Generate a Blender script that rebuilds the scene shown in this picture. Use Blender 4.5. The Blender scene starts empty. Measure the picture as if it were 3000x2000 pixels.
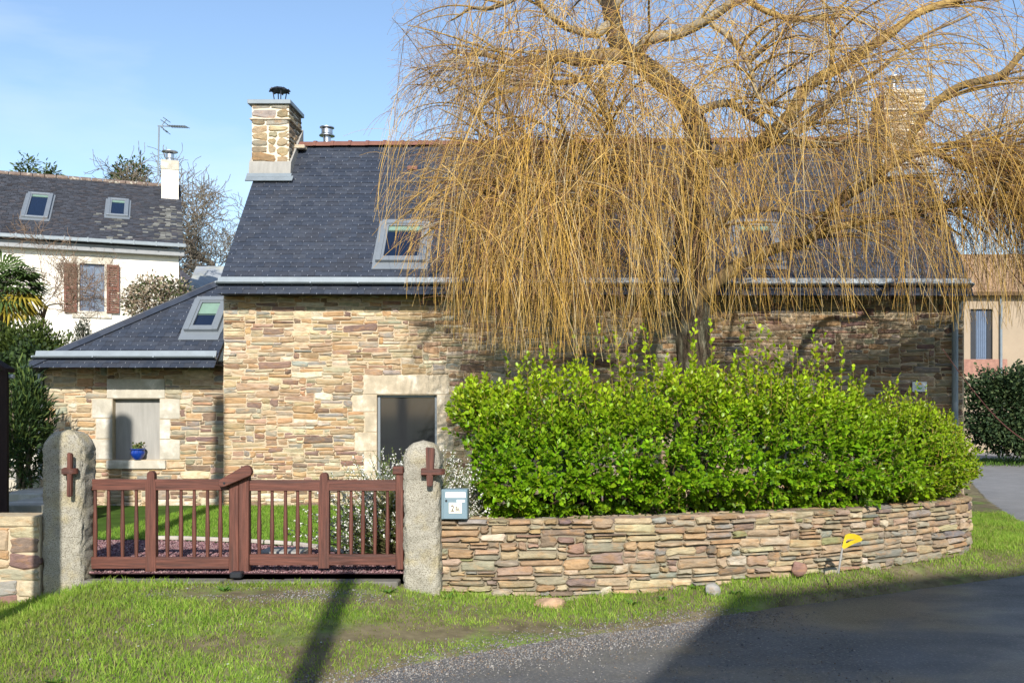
import bpy, bmesh, math, random
import numpy as np
from mathutils import Vector, Matrix
rng = np.random.default_rng(7)
random.seed(7)
R = math.radians

# ------------------------------------------------------------------ camera, sky, sun, exposure
F, CAMH, CX, CY = 2900.0, 1.6, 1680.0, 1200.0          # focal length and principal point in photo pixels (3000 x 2000)
scene = bpy.context.scene
COL = scene.collection
cam_data = bpy.data.cameras.new('camera')
cam = bpy.data.objects.new('camera', cam_data); COL.objects.link(cam)
cam.location = (0, 0, CAMH); cam.rotation_euler = (R(90), 0, 0)
cam_data.sensor_width = 36; cam_data.lens = 36 * F / 3000
cam_data.shift_x = -(CX - 1500) / 3000; cam_data.shift_y = (CY - 1000) / 3000
cam_data.clip_end = 3000; cam_data.clip_start = 0.05
scene.camera = cam

SUN_EL, SUN_AZ = R(31), R(6.5)                           # sun behind the camera, slightly to its right
to_sun = Vector((math.sin(SUN_AZ) * math.cos(SUN_EL), -math.cos(SUN_AZ) * math.cos(SUN_EL), math.sin(SUN_EL)))
world = bpy.data.worlds.new('World'); scene.world = world; world.use_nodes = True
wn, wl = world.node_tree.nodes, world.node_tree.links
wn.clear()
wout = wn.new('ShaderNodeOutputWorld'); wbg = wn.new('ShaderNodeBackground'); wsky = wn.new('ShaderNodeTexSky')
wsky.sky_type = 'NISHITA'; wsky.sun_disc = False
wsky.sun_elevation = SUN_EL; wsky.sun_rotation = math.atan2(to_sun.x, to_sun.y)
wsky.air_density = 1.0; wsky.dust_density = 0.4; wsky.ozone_density = 2.0
wbg.inputs['Strength'].default_value = 0.115
# thin streaky cirrus over the whole sky
tc = wn.new('ShaderNodeTexCoord'); mp = wn.new('ShaderNodeMapping'); mp.inputs['Scale'].default_value = (1.1, 1.1, 3.6)
mp.inputs['Rotation'].default_value = (0.25, 0.35, 0.5)
nz = wn.new('ShaderNodeTexNoise'); nz.inputs['Scale'].default_value = 1.7; nz.inputs['Detail'].default_value = 7; nz.inputs['Distortion'].default_value = 0.6
rp = wn.new('ShaderNodeMapRange'); rp.inputs['From Min'].default_value = 0.52; rp.inputs['From Max'].default_value = 0.8; rp.inputs['To Max'].default_value = 0.6
mx = wn.new('ShaderNodeMix'); mx.data_type = 'RGBA'
mx.inputs['B'].default_value = (5.2, 5.6, 6.2, 1)
wl.new(tc.outputs['Generated'], mp.inputs['Vector']); wl.new(mp.outputs['Vector'], nz.inputs['Vector'])
wl.new(nz.outputs['Fac'], rp.inputs['Value']); wl.new(rp.outputs['Result'], mx.inputs['Factor'])
wl.new(wsky.outputs['Color'], mx.inputs['A']); wl.new(mx.outputs['Result'], wbg.inputs['Color'])
wl.new(wbg.outputs['Background'], wout.inputs['Surface'])

sun_data = bpy.data.lights.new('sun', 'SUN'); sun_data.energy = 4.0; sun_data.angle = R(0.55); sun_data.color = (1.0, 0.945, 0.86)
sun = bpy.data.objects.new('sun', sun_data); COL.objects.link(sun)
sun.rotation_euler = to_sun.to_track_quat('Z', 'Y').to_euler(); sun.location = (3, -20, 15)

scene.view_settings.view_transform = 'Standard'; scene.view_settings.look = 'None'
scene.view_settings.exposure = 0.8; scene.view_settings.gamma = 1.0
scene.render.engine = 'CYCLES'
scene.cycles.max_bounces = 4; scene.cycles.diffuse_bounces = 2; scene.cycles.glossy_bounces = 2
scene.cycles.transmission_bounces = 4; scene.cycles.transparent_max_bounces = 6
scene.cycles.caustics_reflective = False; scene.cycles.caustics_refractive = False

# ------------------------------------------------------------------ helpers
def P(px, py, d): return ((px - CX) * d / F, d, CAMH - (py - CY) * d / F)
def hit(px, py, p0, n):
    o = np.array([0, 0, CAMH]); r = np.array([(px - CX) / F, 1, -(py - CY) / F])
    p0, n = np.array(p0, float), np.array(n, float)
    return o + r * (np.dot(p0 - o, n) / np.dot(r, n))
def proj(X, Y, Z): return CX + X * F / Y, CY - (Z - CAMH) * F / Y
def lerp(a, b, t): return a + (b - a) * t
def nrm(v): v = np.asarray(v, float); return v / (np.linalg.norm(v) + 1e-9)

_perm = np.random.default_rng(3).random((256, 256))
def vnoise(x, y, s=1.0, seed=0):
    x = np.asarray(x, float) * s + seed * 17.3 + 500; y = np.asarray(y, float) * s + seed * 9.1 + 500
    xi, yi = np.floor(x).astype(int), np.floor(y).astype(int); fx, fy = x - xi, y - yi
    fx, fy = fx * fx * (3 - 2 * fx), fy * fy * (3 - 2 * fy)
    g = lambda a, b: _perm[a % 256, b % 256]
    return (g(xi, yi) * (1 - fx) + g(xi + 1, yi) * fx) * (1 - fy) + (g(xi, yi + 1) * (1 - fx) + g(xi + 1, yi + 1) * fx) * fy
def fbm(x, y, s=1.0, seed=0): return (vnoise(x, y, s, seed) * 4 + vnoise(x, y, s * 2.1, seed + 1) * 2 + vnoise(x, y, s * 4.3, seed + 2)) / 7

def link(o, parent=None):
    COL.objects.link(o)
    if parent is not None:
        o.parent = parent
        if parent.type == 'EMPTY': o.matrix_parent_inverse = Matrix.Translation(-Vector(parent.location))
    return o
def tag(o, label=None, cat=None, group=None, kind=None):
    if label: o['label'] = label
    if cat: o['category'] = cat
    if group: o['group'] = group
    if kind: o['kind'] = kind
    return o
def thing(name, loc, label, cat, group=None):
    o = bpy.data.objects.new(name, None); o.location = loc; o.empty_display_size = 0.2
    COL.objects.link(o); return tag(o, label, cat, group)

def np_mesh(name, verts, faces, col=None, smooth=False):
    """verts (N,3); faces list of index arrays (M,k)"""
    me = bpy.data.meshes.new(name); verts = np.asarray(verts, np.float32)
    faces = [np.asarray(f, np.int32) for f in faces if len(f)]
    me.vertices.add(len(verts)); me.vertices.foreach_set('co', verts.ravel())
    loops = np.concatenate([f.ravel() for f in faces]); tot = np.concatenate([np.full(len(f), f.shape[1], np.int32) for f in faces])
    me.loops.add(len(loops)); me.loops.foreach_set('vertex_index', loops)
    me.polygons.add(len(tot)); st = np.zeros(len(tot), np.int32); st[1:] = np.cumsum(tot)[:-1]
    me.polygons.foreach_set('loop_start', st)
    me.polygons.foreach_set('loop_total', tot)
    if smooth: me.polygons.foreach_set('use_smooth', np.ones(len(tot), bool))
    if col is not None:
        a = me.color_attributes.new('Col', 'FLOAT_COLOR', 'POINT')
        c = np.ones((len(verts), 4), np.float32); c[:, :3] = col; a.data.foreach_set('color', c.ravel())
    me.update(calc_edges=True); me.validate()
    return me
def np_obj(name, verts, faces, mat, parent=None, col=None, smooth=False):
    me = np_mesh(name, verts, faces, col, smooth); me.materials.append(mat)
    return link(bpy.data.objects.new(name, me), parent)

class MB:
    def __init__(s): s.v, s.f, s.c = [], [], []
    def add(s, vs, fs, col=(1, 1, 1)):
        b = len(s.v); s.v += [tuple(map(float, p)) for p in vs]; s.c += [tuple(col)] * len(vs)
        s.f += [tuple(b + i for i in f) for f in fs]; return s
    def box(s, x0, x1, y0, y1, z0, z1, col=(1, 1, 1)):
        return s.add([(x, y, z) for x in (x0, x1) for y in (y0, y1) for z in (z0, z1)],
                     [(0, 1, 3, 2), (4, 6, 7, 5), (0, 4, 5, 1), (2, 3, 7, 6), (0, 2, 6, 4), (1, 5, 7, 3)], col)
    def obox(s, o, a, b, c, col=(1, 1, 1)):
        """box from corner o spanned by edge vectors a, b, c"""
        o, a, b, c = map(lambda q: np.asarray(q, float), (o, a, b, c))
        return s.add([o + i * a + j * b + k * c for i in (0, 1) for j in (0, 1) for k in (0, 1)],
                     [(0, 1, 3, 2), (4, 6, 7, 5), (0, 4, 5, 1), (2, 3, 7, 6), (0, 2, 6, 4), (1, 5, 7, 3)], col)
    def prism(s, poly, vec, col=(1, 1, 1)):
        n = len(poly); vec = np.asarray(vec, float); a = [np.asarray(p, float) for p in poly]
        return s.add(a + [p + vec for p in a], [tuple(range(n)), tuple(range(2 * n - 1, n - 1, -1))] + [(i, n + i, n + (i + 1) % n, (i + 1) % n) for i in range(n)], col)
    def tube(s, pts, rad, n=7, col=(1, 1, 1), cap=True):
        pts = [np.asarray(p, float) for p in pts]; k = len(pts)
        if np.isscalar(rad): rad = [rad] * k
        b = len(s.v); up = None
        for i, p in enumerate(pts):
            t = nrm(pts[min(i + 1, k - 1)] - pts[max(i - 1, 0)])
            if up is None: up = np.cross(t, (1, 0, 0) if abs(t[0]) < 0.8 else (0, 1, 0))
            up = nrm(up - t * np.dot(up, t)); w = np.cross(t, up)
            for j in range(n):
                a = 2 * math.pi * j / n; s.v.append(tuple(p + rad[i] * (math.cos(a) * up + math.sin(a) * w)))
        s.c += [tuple(col)] * (k * n)
        for i in range(k - 1):
            for j in range(n):
                s.f.append((b + i * n + j, b + i * n + (j + 1) % n, b + (i + 1) * n + (j + 1) % n, b + (i + 1) * n + j))
        if cap:
            s.f.append(tuple(b + j for j in range(n - 1, -1, -1))); s.f.append(tuple(b + (k - 1) * n + j for j in range(n)))
        return s
    def lathe(s, prof, c, n=16, col=(1, 1, 1)):
        return s.tube([(c[0], c[1], c[2] + z + 1e-6 * i) for i, (r, z) in enumerate(prof)], [max(r, 1e-4) for r, z in prof], n, col)
    def build(s, name, mat, parent=None, smooth=False, bevel=0, seg=1):
        me = bpy.data.meshes.new(name); me.from_pydata(s.v, [], s.f)
        a = me.color_attributes.new('Col', 'FLOAT_COLOR', 'POINT')
        cc = np.ones((len(s.v), 4), np.float32); cc[:, :3] = np.array(s.c, np.float32).reshape(-1, 3); a.data.foreach_set('color', cc.ravel())
        bm = bmesh.new(); bm.from_mesh(me)
        bmesh.ops.recalc_face_normals(bm, faces=bm.faces)
        if bevel: bmesh.ops.bevel(bm, geom=list(bm.edges), offset=bevel, segments=seg, affect='EDGES', clamp_overlap=True)
        bm.to_mesh(me); bm.free()
        if smooth:
            me.polygons.foreach_set('use_smooth', np.ones(len(me.polygons), bool))
            if smooth == 'auto': me.set_sharp_from_angle(angle=R(40))
        me.materials.append(mat); me.update()
        return link(bpy.data.objects.new(name, me), parent)

# ------------------------------------------------------------------ materials
def mat(name, base=(0.5, 0.5, 0.5), rough=0.8, metal=0.0, var=0.2, scale=6.0, bump=0.0, bscale=40.0, attr=False, tint=None, tamt=0.5, tscale=3.0,
        transl=0.0, spec=0.35, stretch=(1, 1, 1), alpha=None, speck=None, sscale=120, sthr=(0.62, 0.72), coat=0.0, bdist=0.01, tthr=(0.5, 0.65), rvar=None):
    m = bpy.data.materials.new(name); m.use_nodes = True; nt = m.node_tree; N, L = nt.nodes, nt.links
    b = N['Principled BSDF']; b.inputs['Roughness'].default_value = rough; b.inputs['Metallic'].default_value = metal
    b.inputs['Specular IOR Level'].default_value = spec; b.inputs['Coat Weight'].default_value = coat
    geo = N.new('ShaderNodeNewGeometry'); mpn = N.new('ShaderNodeMapping'); mpn.inputs['Scale'].default_value = stretch
    L.new(geo.outputs['Position'], mpn.inputs['Vector'])
    if attr:
        src = N.new('ShaderNodeAttribute'); src.attribute_name = 'Col'; cur = src.outputs['Color']
    else:
        src = N.new('ShaderNodeRGB'); src.outputs[0].default_value = (*base, 1); cur = src.outputs[0]
    def noise(sc, det=5.0, ro=0.6):
        n = N.new('ShaderNodeTexNoise'); n.inputs['Scale'].default_value = sc; n.inputs['Detail'].default_value = det; n.inputs['Roughness'].default_value = ro
        L.new(mpn.outputs['Vector'], n.inputs['Vector']); return n.outputs['Fac']
    def mrange(x, a, c, t0, t1):
        q = N.new('ShaderNodeMapRange'); q.inputs['From Min'].default_value = a; q.inputs['From Max'].default_value = c
        q.inputs['To Min'].default_value = t0; q.inputs['To Max'].default_value = t1; L.new(x, q.inputs['Value']); return q.outputs['Result']
    def mix(fac, a, c):
        q = N.new('ShaderNodeMix'); q.data_type = 'RGBA'; L.new(fac, q.inputs['Factor']); L.new(a, q.inputs['A'])
        if isinstance(c, tuple): q.inputs['B'].default_value = (*c, 1)
        else: L.new(c, q.inputs['B'])
        return q.outputs['Result']
    if tint is not None: cur = mix(mrange(noise(tscale, 6), tthr[0], tthr[1], 0, tamt), cur, tint)
    if var:
        vm = N.new('ShaderNodeVectorMath'); vm.operation = 'SCALE'; L.new(cur, vm.inputs[0])
        L.new(mrange(noise(scale, 6, 0.65), 0.3, 0.7, 1 - var, 1 + var), vm.inputs['Scale']); cur = vm.outputs[0]
    if speck is not None: cur = mix(mrange(noise(sscale, 2), sthr[0], sthr[1], 0, 1), cur, speck)
    L.new(cur, b.inputs['Base Color'])
    if bump:
        bp = N.new('ShaderNodeBump'); bp.inputs['Strength'].default_value = bump; bp.inputs['Distance'].default_value = bdist
        L.new(noise(bscale, 6, 0.65), bp.inputs['Height']); L.new(bp.outputs['Normal'], b.inputs['Normal'])
    if rvar: L.new(mrange(noise(rvar[0], 4), .42, .62, rvar[1], rvar[2]), b.inputs['Roughness'])
    if transl:
        tr = N.new('ShaderNodeBsdfTranslucent'); L.new(cur, tr.inputs['Color']); ms = N.new('ShaderNodeMixShader'); ms.inputs[0].default_value = transl
        L.new(b.outputs[0], ms.inputs[1]); L.new(tr.outputs[0], ms.inputs[2]); L.new(ms.outputs[0], N['Material Output'].inputs['Surface'])
    return m

m_stone = mat('rubble_stone', rough=0.9, var=0.28, scale=9, bump=0.9, bscale=50, attr=True, tint=(0.40, 0.22, 0.09), tamt=0.42, tscale=7.0, stretch=(1, 1, 2.2), spec=0.2, bdist=0.012)
m_dress = mat('dressed_granite', (0.46, 0.39, 0.285), 0.9, var=0.26, scale=4, bump=0.6, bscale=60, speck=(0.26, 0.22, 0.17), sscale=90, spec=0.2, tint=(0.62, 0.58, 0.5), tamt=0.6, tscale=4)
m_mortar = mat('sand_lime_mortar', (0.47, 0.385, 0.27), 0.95, var=0.15, scale=7, bump=0.5, bscale=120, spec=0.1)
m_mortar2 = mat('grey_mortar', (0.24, 0.205, 0.15), 0.95, var=0.3, scale=6, bump=0.6, bscale=90, spec=0.1)
m_limem = mat('white_lime_mortar', (0.62, 0.55, 0.43), 0.95, var=0.12, scale=9, bump=0.5, bscale=80, spec=0.1)
m_granite = mat('rough_granite', (0.40, 0.375, 0.31), 0.95, var=0.22, scale=5, bump=0.9, bscale=75, speck=(0.15, 0.13, 0.095), sscale=105, sthr=(0.5, 0.66), spec=0.2, tint=(0.43, 0.35, 0.17), tamt=0.55, tscale=3.5, bdist=0.02)
m_slate = mat('roof_slate', rough=0.52, var=0.18, scale=14, attr=True, bump=0.12, bscale=60, spec=0.5)
m_oldslate = mat('weathered_slate', (0.062, 0.06, 0.072), 0.75, var=0.55, scale=5, stretch=(1, 1, 5), bump=0.4, bscale=9, spec=0.3)
m_deck = mat('roof_underlay', (0.02, 0.022, 0.026), 0.9, var=0.1)
m_zinc = mat('zinc', (0.20, 0.235, 0.26), 0.5, 0.15, var=0.12, scale=5, spec=0.5)
m_alu = mat('grey_coated_metal', (0.19, 0.215, 0.24), 0.45, 0.25, var=0.06, scale=5, spec=0.5)
m_darkmetal = mat('dark_metal', (0.03, 0.033, 0.04), 0.5, 0.4, var=0.1)
m_steel = mat('stainless_flue', (0.5, 0.52, 0.55), 0.3, 0.9, var=0.05)
m_terra = mat('terracotta_ridge', (0.17, 0.075, 0.055), 0.8, var=0.2, scale=10, bump=0.2, bscale=60)
m_glassdark = mat('window_glass', (0.022, 0.024, 0.027), 0.06, 0.0, var=0, spec=0.45)
m_glassblue = mat('skylight_glass', (0.006, 0.012, 0.03), 0.05, 0.0, var=0, spec=0.9)
m_blind = mat('green_blind', (0.16, 0.25, 0.20), 0.6, var=0.1)
m_wood = mat('stained_wood', (0.105, 0.037, 0.025), 0.62, var=0.55, scale=60, stretch=(1, 1, 0.05), bump=0.4, bscale=70, tint=(0.05, 0.024, 0.02), tamt=0.8, tscale=14, spec=0.4)
m_woodh = mat('stained_wood_rail', (0.105, 0.037, 0.025), 0.62, var=0.55, scale=60, stretch=(0.05, 1, 1), bump=0.4, bscale=70, tint=(0.05, 0.024, 0.02), tamt=0.8, tscale=14, spec=0.4)
m_shutter = mat('faded_shutter_paint', (0.15, 0.065, 0.045), 0.8, var=0.25, scale=12, speck=(0.45, 0.38, 0.33), sscale=14, sthr=(0.63, 0.72))
m_blackwood = mat('dark_timber', (0.022, 0.014, 0.012), 0.85, var=0.3, scale=10, stretch=(1, 1, 0.2), spec=0.2)
m_render = mat('white_render', (0.80, 0.76, 0.67), 0.95, var=0.06, scale=1.2, bump=0.15, bscale=60, tint=(0.56, 0.53, 0.47), tamt=0.5, tscale=0.9, spec=0.1, tthr=(0.56, 0.72))
m_beige = mat('beige_render', (0.34, 0.27, 0.195), 0.95, var=0.08, scale=1.2, bump=0.15, bscale=60, spec=0.1)
m_mailbox = mat('mailbox_paint', (0.16, 0.235, 0.28), 0.4, 0.0, var=0.04, spec=0.5)
m_white = mat('white_plastic', (0.78, 0.80, 0.82), 0.5, var=0.03)
m_cream = mat('cream_enamel', (0.78, 0.72, 0.60), 0.35, var=0.03)
m_ink = mat('black_lettering', (0.02, 0.017, 0.015), 0.6, var=0)
m_bluepot = mat('blue_glaze', (0.006, 0.035, 0.25), 0.15, var=0.25, scale=14, spec=0.6, coat=0.5)
m_concrete = mat('grey_cement', (0.31, 0.30, 0.275), 0.95, var=0.12, scale=5, bump=0.2, bscale=50, stretch=(3, 3, 0.4), spec=0.1)
m_paving = mat('worn_paving', (0.42, 0.38, 0.33), 0.9, var=0.2, scale=5, bump=0.2, bscale=40)
m_yellow = mat('yellow_plastic', (0.62, 0.44, 0.015), 0.4, var=0.1, scale=20, spec=0.5)
m_asphalt = mat('asphalt', (0.12, 0.121, 0.124), 0.6, var=0.25, scale=1.3, bump=0.6, bscale=110, spec=0.45, speck=(0.26, 0.245, 0.22), sscale=42, sthr=(0.55, 0.68), tint=(0.075, 0.078, 0.085), tamt=0.9, tscale=0.45, bdist=0.012, stretch=(0.8, 1.2, 1), rvar=(.55, .32, .8))
m_oldasphalt = mat('pale_worn_asphalt', (0.19, 0.185, 0.18), 0.8, var=0.15, scale=2, bump=0.3, bscale=120, speck=(0.3, 0.29, 0.28), sscale=150)
m_soil = mat('verge_soil', (0.155, 0.13, 0.075), 0.98, var=0.4, scale=5, bump=0.8, bscale=45, tint=(0.14, 0.20, 0.045), tamt=0.9, tscale=1.6, spec=0.1)
m_lawn = mat('lawn_ground', (0.05, 0.095, 0.014), 0.98, var=0.35, scale=3, bump=0.5, bscale=70, spec=0.1)
m_field = mat('field_ground', (0.06, 0.095, 0.022), 0.98, var=0.35, scale=0.6, spec=0.1)
m_purple = mat('purple_gravel_bed', (0.17, 0.09, 0.096), 0.95, var=0.45, scale=60, bump=1.0, bscale=70, spec=0.15, bdist=0.02)
m_pebble = mat('gravel_stones', rough=0.9, var=0.1, attr=True, spec=0.2)
m_grass = mat('grass_blades', rough=0.55, var=0.2, scale=1.5, attr=True, transl=0.5, spec=0.25)
m_leaf = mat('hedge_leaf', rough=0.38, var=0.1, scale=5, attr=True, transl=0.38, spec=0.35)
m_leaf2 = mat('matt_leaf', rough=0.6, var=0.15, scale=4, attr=True, transl=0.2, spec=0.25)
m_flower = mat('white_blossom', (0.85, 0.84, 0.80), 0.7, var=0.05, transl=0.2)
m_bark = mat('willow_bark', (0.085, 0.064, 0.044), 0.95, var=0.5, scale=14, stretch=(1, 1, 0.3), bump=1.0, bscale=22, spec=0.1, tint=(0.20, 0.20, 0.14), tamt=0.7, tscale=8, bdist=0.06)
m_limb = mat('willow_limb_bark', rough=0.85, var=0.3, scale=9, bump=0.4, bscale=30, attr=True, spec=0.15)
m_twig = mat('willow_twig_bark', rough=0.6, var=0.2, scale=2.5, attr=True, spec=0.3)
m_oak = mat('oak_bark', (0.17, 0.14, 0.11), 0.95, var=0.35, scale=8, spec=0.1, tint=(0.2, 0.2, 0.13), tamt=0.5, tscale=4)
m_pole = mat('creosoted_pole', (0.09, 0.07, 0.05), 0.9, var=0.2)

# ------------------------------------------------------------------ rubble masonry
PAL = [((.56, .44, .27), 5), ((.48, .35, .19), 5), ((.50, .30, .13), 3), ((.40, .26, .14), 2), ((.27, .17, .115), 2.2), ((.24, .15, .12), 1.5), ((.36, .32, .22), 3), ((.31, .29, .25), 1.2), ((.62, .54, .40), 2.2), ((.43, .26, .18), 1.2)]
def stone_col(rg, pal=PAL):
    w = np.array([p[1] for p in pal]); c = np.array(pal[rg.choice(len(pal), p=w / w.sum())][0])
    c = (c.mean() + (c - c.mean()) * .78) * np.array((1.0, .99, .95))
    return np.clip(c * rg.uniform(.74, 1.06) * (1 + rg.normal(0, .035, 3)), 0.02, .85)
def rubble(W, Ht, rg, excl=(), wr=(.12, .55), hr=(.045, .15), c=.02, base=None):
    """irregular courses: always fill the lowest gap of the skyline; returns stones (x0,z0,x1,z1)"""
    n = int(W / c); sky = np.zeros(n) if base is None else np.array([base((i + .5) * c) for i in range(n)], float); out = []
    for _ in range(9000):
        for (ex0, ez0, ex1, ez1) in excl:
            i0, i1 = max(0, int(round(ex0 / c))), min(n, int(round(ex1 / c)))
            seg = sky[i0:i1]; seg[(seg > ez0 - .022) & (seg < ez1)] = ez1
        lo = sky.min()
        if lo >= Ht - .015: break
        i = int(np.argmin(sky)); a = i
        while a > 0 and abs(sky[a - 1] - lo) < .013: a -= 1
        b = i
        while b < n - 1 and abs(sky[b + 1] - lo) < .013: b += 1
        run = b - a + 1; wmin = int(wr[0] * .6 / c)
        z0 = sky[a:b + 1].max()
        nb = [sky[a - 1] if a > 0 else 9, sky[b + 1] if b < n - 1 else 9]
        if run <= max(wmin, 2):
            h = min(min(nb) - z0, hr[1]) if min(nb) < 9 else rg.uniform(*hr); w = run
            h = max(h, .012)
        else:
            h = hr[0] + (hr[1] - hr[0]) * rg.beta(1.3, 2.4)
            w = int(np.clip(rg.uniform(*wr) * (.55 + h / hr[1] * .75), wr[0], wr[1] * 1.3) / c)
            if run - w < wmin: w = run if run < wr[1] * 1.4 / c else run // 2
            for q in nb:
                if 0 < q - (z0 + h) < .03 or -.025 < q - (z0 + h) < 0: h = max(q - z0, .02)
        if nb[0] > nb[1] or nb[0] == 9: s0 = a
        else: s0 = b - w + 1
        s0 = max(a, min(s0, b - w + 1)); s1 = s0 + w
        top = z0 + h
        for (ex0, ez0, ex1, ez1) in excl:
            if s0 * c < ex1 - .01 and s1 * c > ex0 + .01 and z0 < ez0 + .01 and top > ez0 - .025: top = ez0
        top = min(top, Ht)
        if top - z0 < .01: top = z0 + .01
        if top - z0 > .024 and (s1 - s0) * c > .05: out.append((s0 * c, z0, s1 * c, top))
        sky[s0:s1] = top
    return out
def stone_geo(x0, z0, x1, z1, rg, gap=.006, prot=.012, round_=.35):
    """polygon rings in wall coordinates -> list of (x, z, depth) and faces"""
    x0 += gap; x1 -= gap; z0 += gap * .8; z1 -= gap * .8
    w, h = x1 - x0, z1 - z0; q = min(w, h)
    ch = [q * rg.uniform(.06, round_) for _ in range(8)]; j = lambda s: rg.normal(0, s)
    jz = min(.011, h * .11); jx = min(.012, w * .08); tl, bl = rg.normal(0, min(.012, h * .1)), rg.normal(0, min(.012, h * .1))
    pts = [(x0 + ch[0], z0 + j(jz) * .4), (x0 + w * rg.uniform(.35, .65), z0 + j(jz)), (x1 - ch[1], z0 + j(jz) * .4), (x1 + j(jx) * .5, z0 + ch[2]), (x1 + j(jx), z0 + h * .55), (x1 + j(jx) * .5, z1 - ch[3]),
           (x1 - ch[4], z1 + j(jz) * .4), (x0 + w * rg.uniform(.35, .65), z1 + j(jz)), (x0 + ch[5], z1 + j(jz) * .4), (x0 + j(jx) * .5, z1 - ch[6]), (x0 + j(jx), z0 + h * .45), (x0 + j(jx) * .5, z0 + ch[7])]
    cx, cz = (x0 + x1) / 2, (z0 + z1) / 2; pts = [(x, z + (tl if z > cz else bl) * (x - cx) / (w / 2)) for x, z in pts]; p = prot * rg.uniform(.3, 1.6); tx, tz = rg.normal(0, .03), rg.normal(0, .06)
    ins = min(.014, q * .22); V = []
    dep = lambda x, z: p + tx * (x - cx) * .5 + tz * (z - cz)
    for x, z in pts: V.append((x, z, -.045))
    for x, z in pts: V.append((x, z, dep(x, z) * .35 - .002))
    for x, z in pts:
        sx = 1 - ins / max(w / 2, .02); sz = 1 - ins / max(h / 2, .015)
        V.append((cx + (x - cx) * sx, cz + (z - cz) * sz, dep(x, z) + rg.normal(0, .0025)))
    V.append((cx + j(w * .1), cz, p + abs(rg.normal(0, .004)))); n = 12; Fc = []
    for r in (0, 1):
        for i in range(n): k = (i + 1) % n; Fc.append((r * n + i, r * n + k, (r + 1) * n + k, (r + 1) * n + i))
    for i in range(n): Fc.append((2 * n + i, 2 * n + (i + 1) % n, 3 * n))
    return V, Fc
def lay_wall(stones, mapf, parent, rg, score, limit=300, gap=.006, prot=.012, pal=PAL, round_=.35, name='stone', colf=None):
    order = sorted(range(len(stones)), key=lambda i: -score(*stones[i])); single = set(i for i in order[:limit] if score(*stones[i]) > 0)
    rest = MB()
    for i, s in enumerate(stones):
        V, Fc = stone_geo(*s, rg, gap, prot, round_); V = [mapf(*v) for v in V]; c = stone_col(rg, pal)
        if colf: c = colf(s, c)
        if i in single: MB().add(V, Fc, c).build(name, m_stone, parent)
        else: rest.add(V, Fc, c)
    if rest.v: tag(rest.build('small_stones', m_stone, parent), kind='stuff')
def facing(mb, W0, W1, Z0, Z1, Y, depth, opens):
    """front sheet of a wall with rectangular openings and their reveals"""
    xs = sorted({W0, W1, *[o[0] for o in opens], *[o[2] for o in opens]}); zs = sorted({Z0, Z1, *[o[1] for o in opens], *[o[3] for o in opens]})
    for i in range(len(xs) - 1):
        for k in range(len(zs) - 1):
            mx_, mz_ = (xs[i] + xs[i + 1]) / 2, (zs[k] + zs[k + 1]) / 2
            if any(o[0] < mx_ < o[2] and o[1] < mz_ < o[3] for o in opens): continue
            mb.add([(xs[i], Y, zs[k]), (xs[i + 1], Y, zs[k]), (xs[i + 1], Y, zs[k + 1]), (xs[i], Y, zs[k + 1])], [(0, 1, 2, 3)])
    for x0, z0, x1, z1 in opens:
        for a, b in (((x0, z0), (x0, z1)), ((x1, z0), (x1, z1)), ((x0, z0), (x1, z0)), ((x0, z1), (x1, z1))):
            mb.add([(a[0], Y, a[1]), (b[0], Y, b[1]), (b[0], Y + depth, b[1]), (a[0], Y + depth, a[1])], [(0, 1, 2, 3)])
    for x in (W0, W1): mb.add([(x, Y, Z0), (x, Y, Z1), (x, Y + depth, Z1), (x, Y + depth, Z0)], [(0, 1, 2, 3)])
def dressed(parent, x0, x1, z0, z1, Y, rg, name='jamb_stone', prot=.012, gap=.004, depth=.16, m=None):
    g = gap; mb = MB(); nx = max(2, int((x1 - x0) / .12)); nzz = max(2, int((z1 - z0) / .12))
    mb.box(x0 + g, x1 - g, Y - prot, Y + depth, z0 + g, z1 - g)
    return mb.build(name, m or m_dress, parent, bevel=.007, seg=2)

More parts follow.
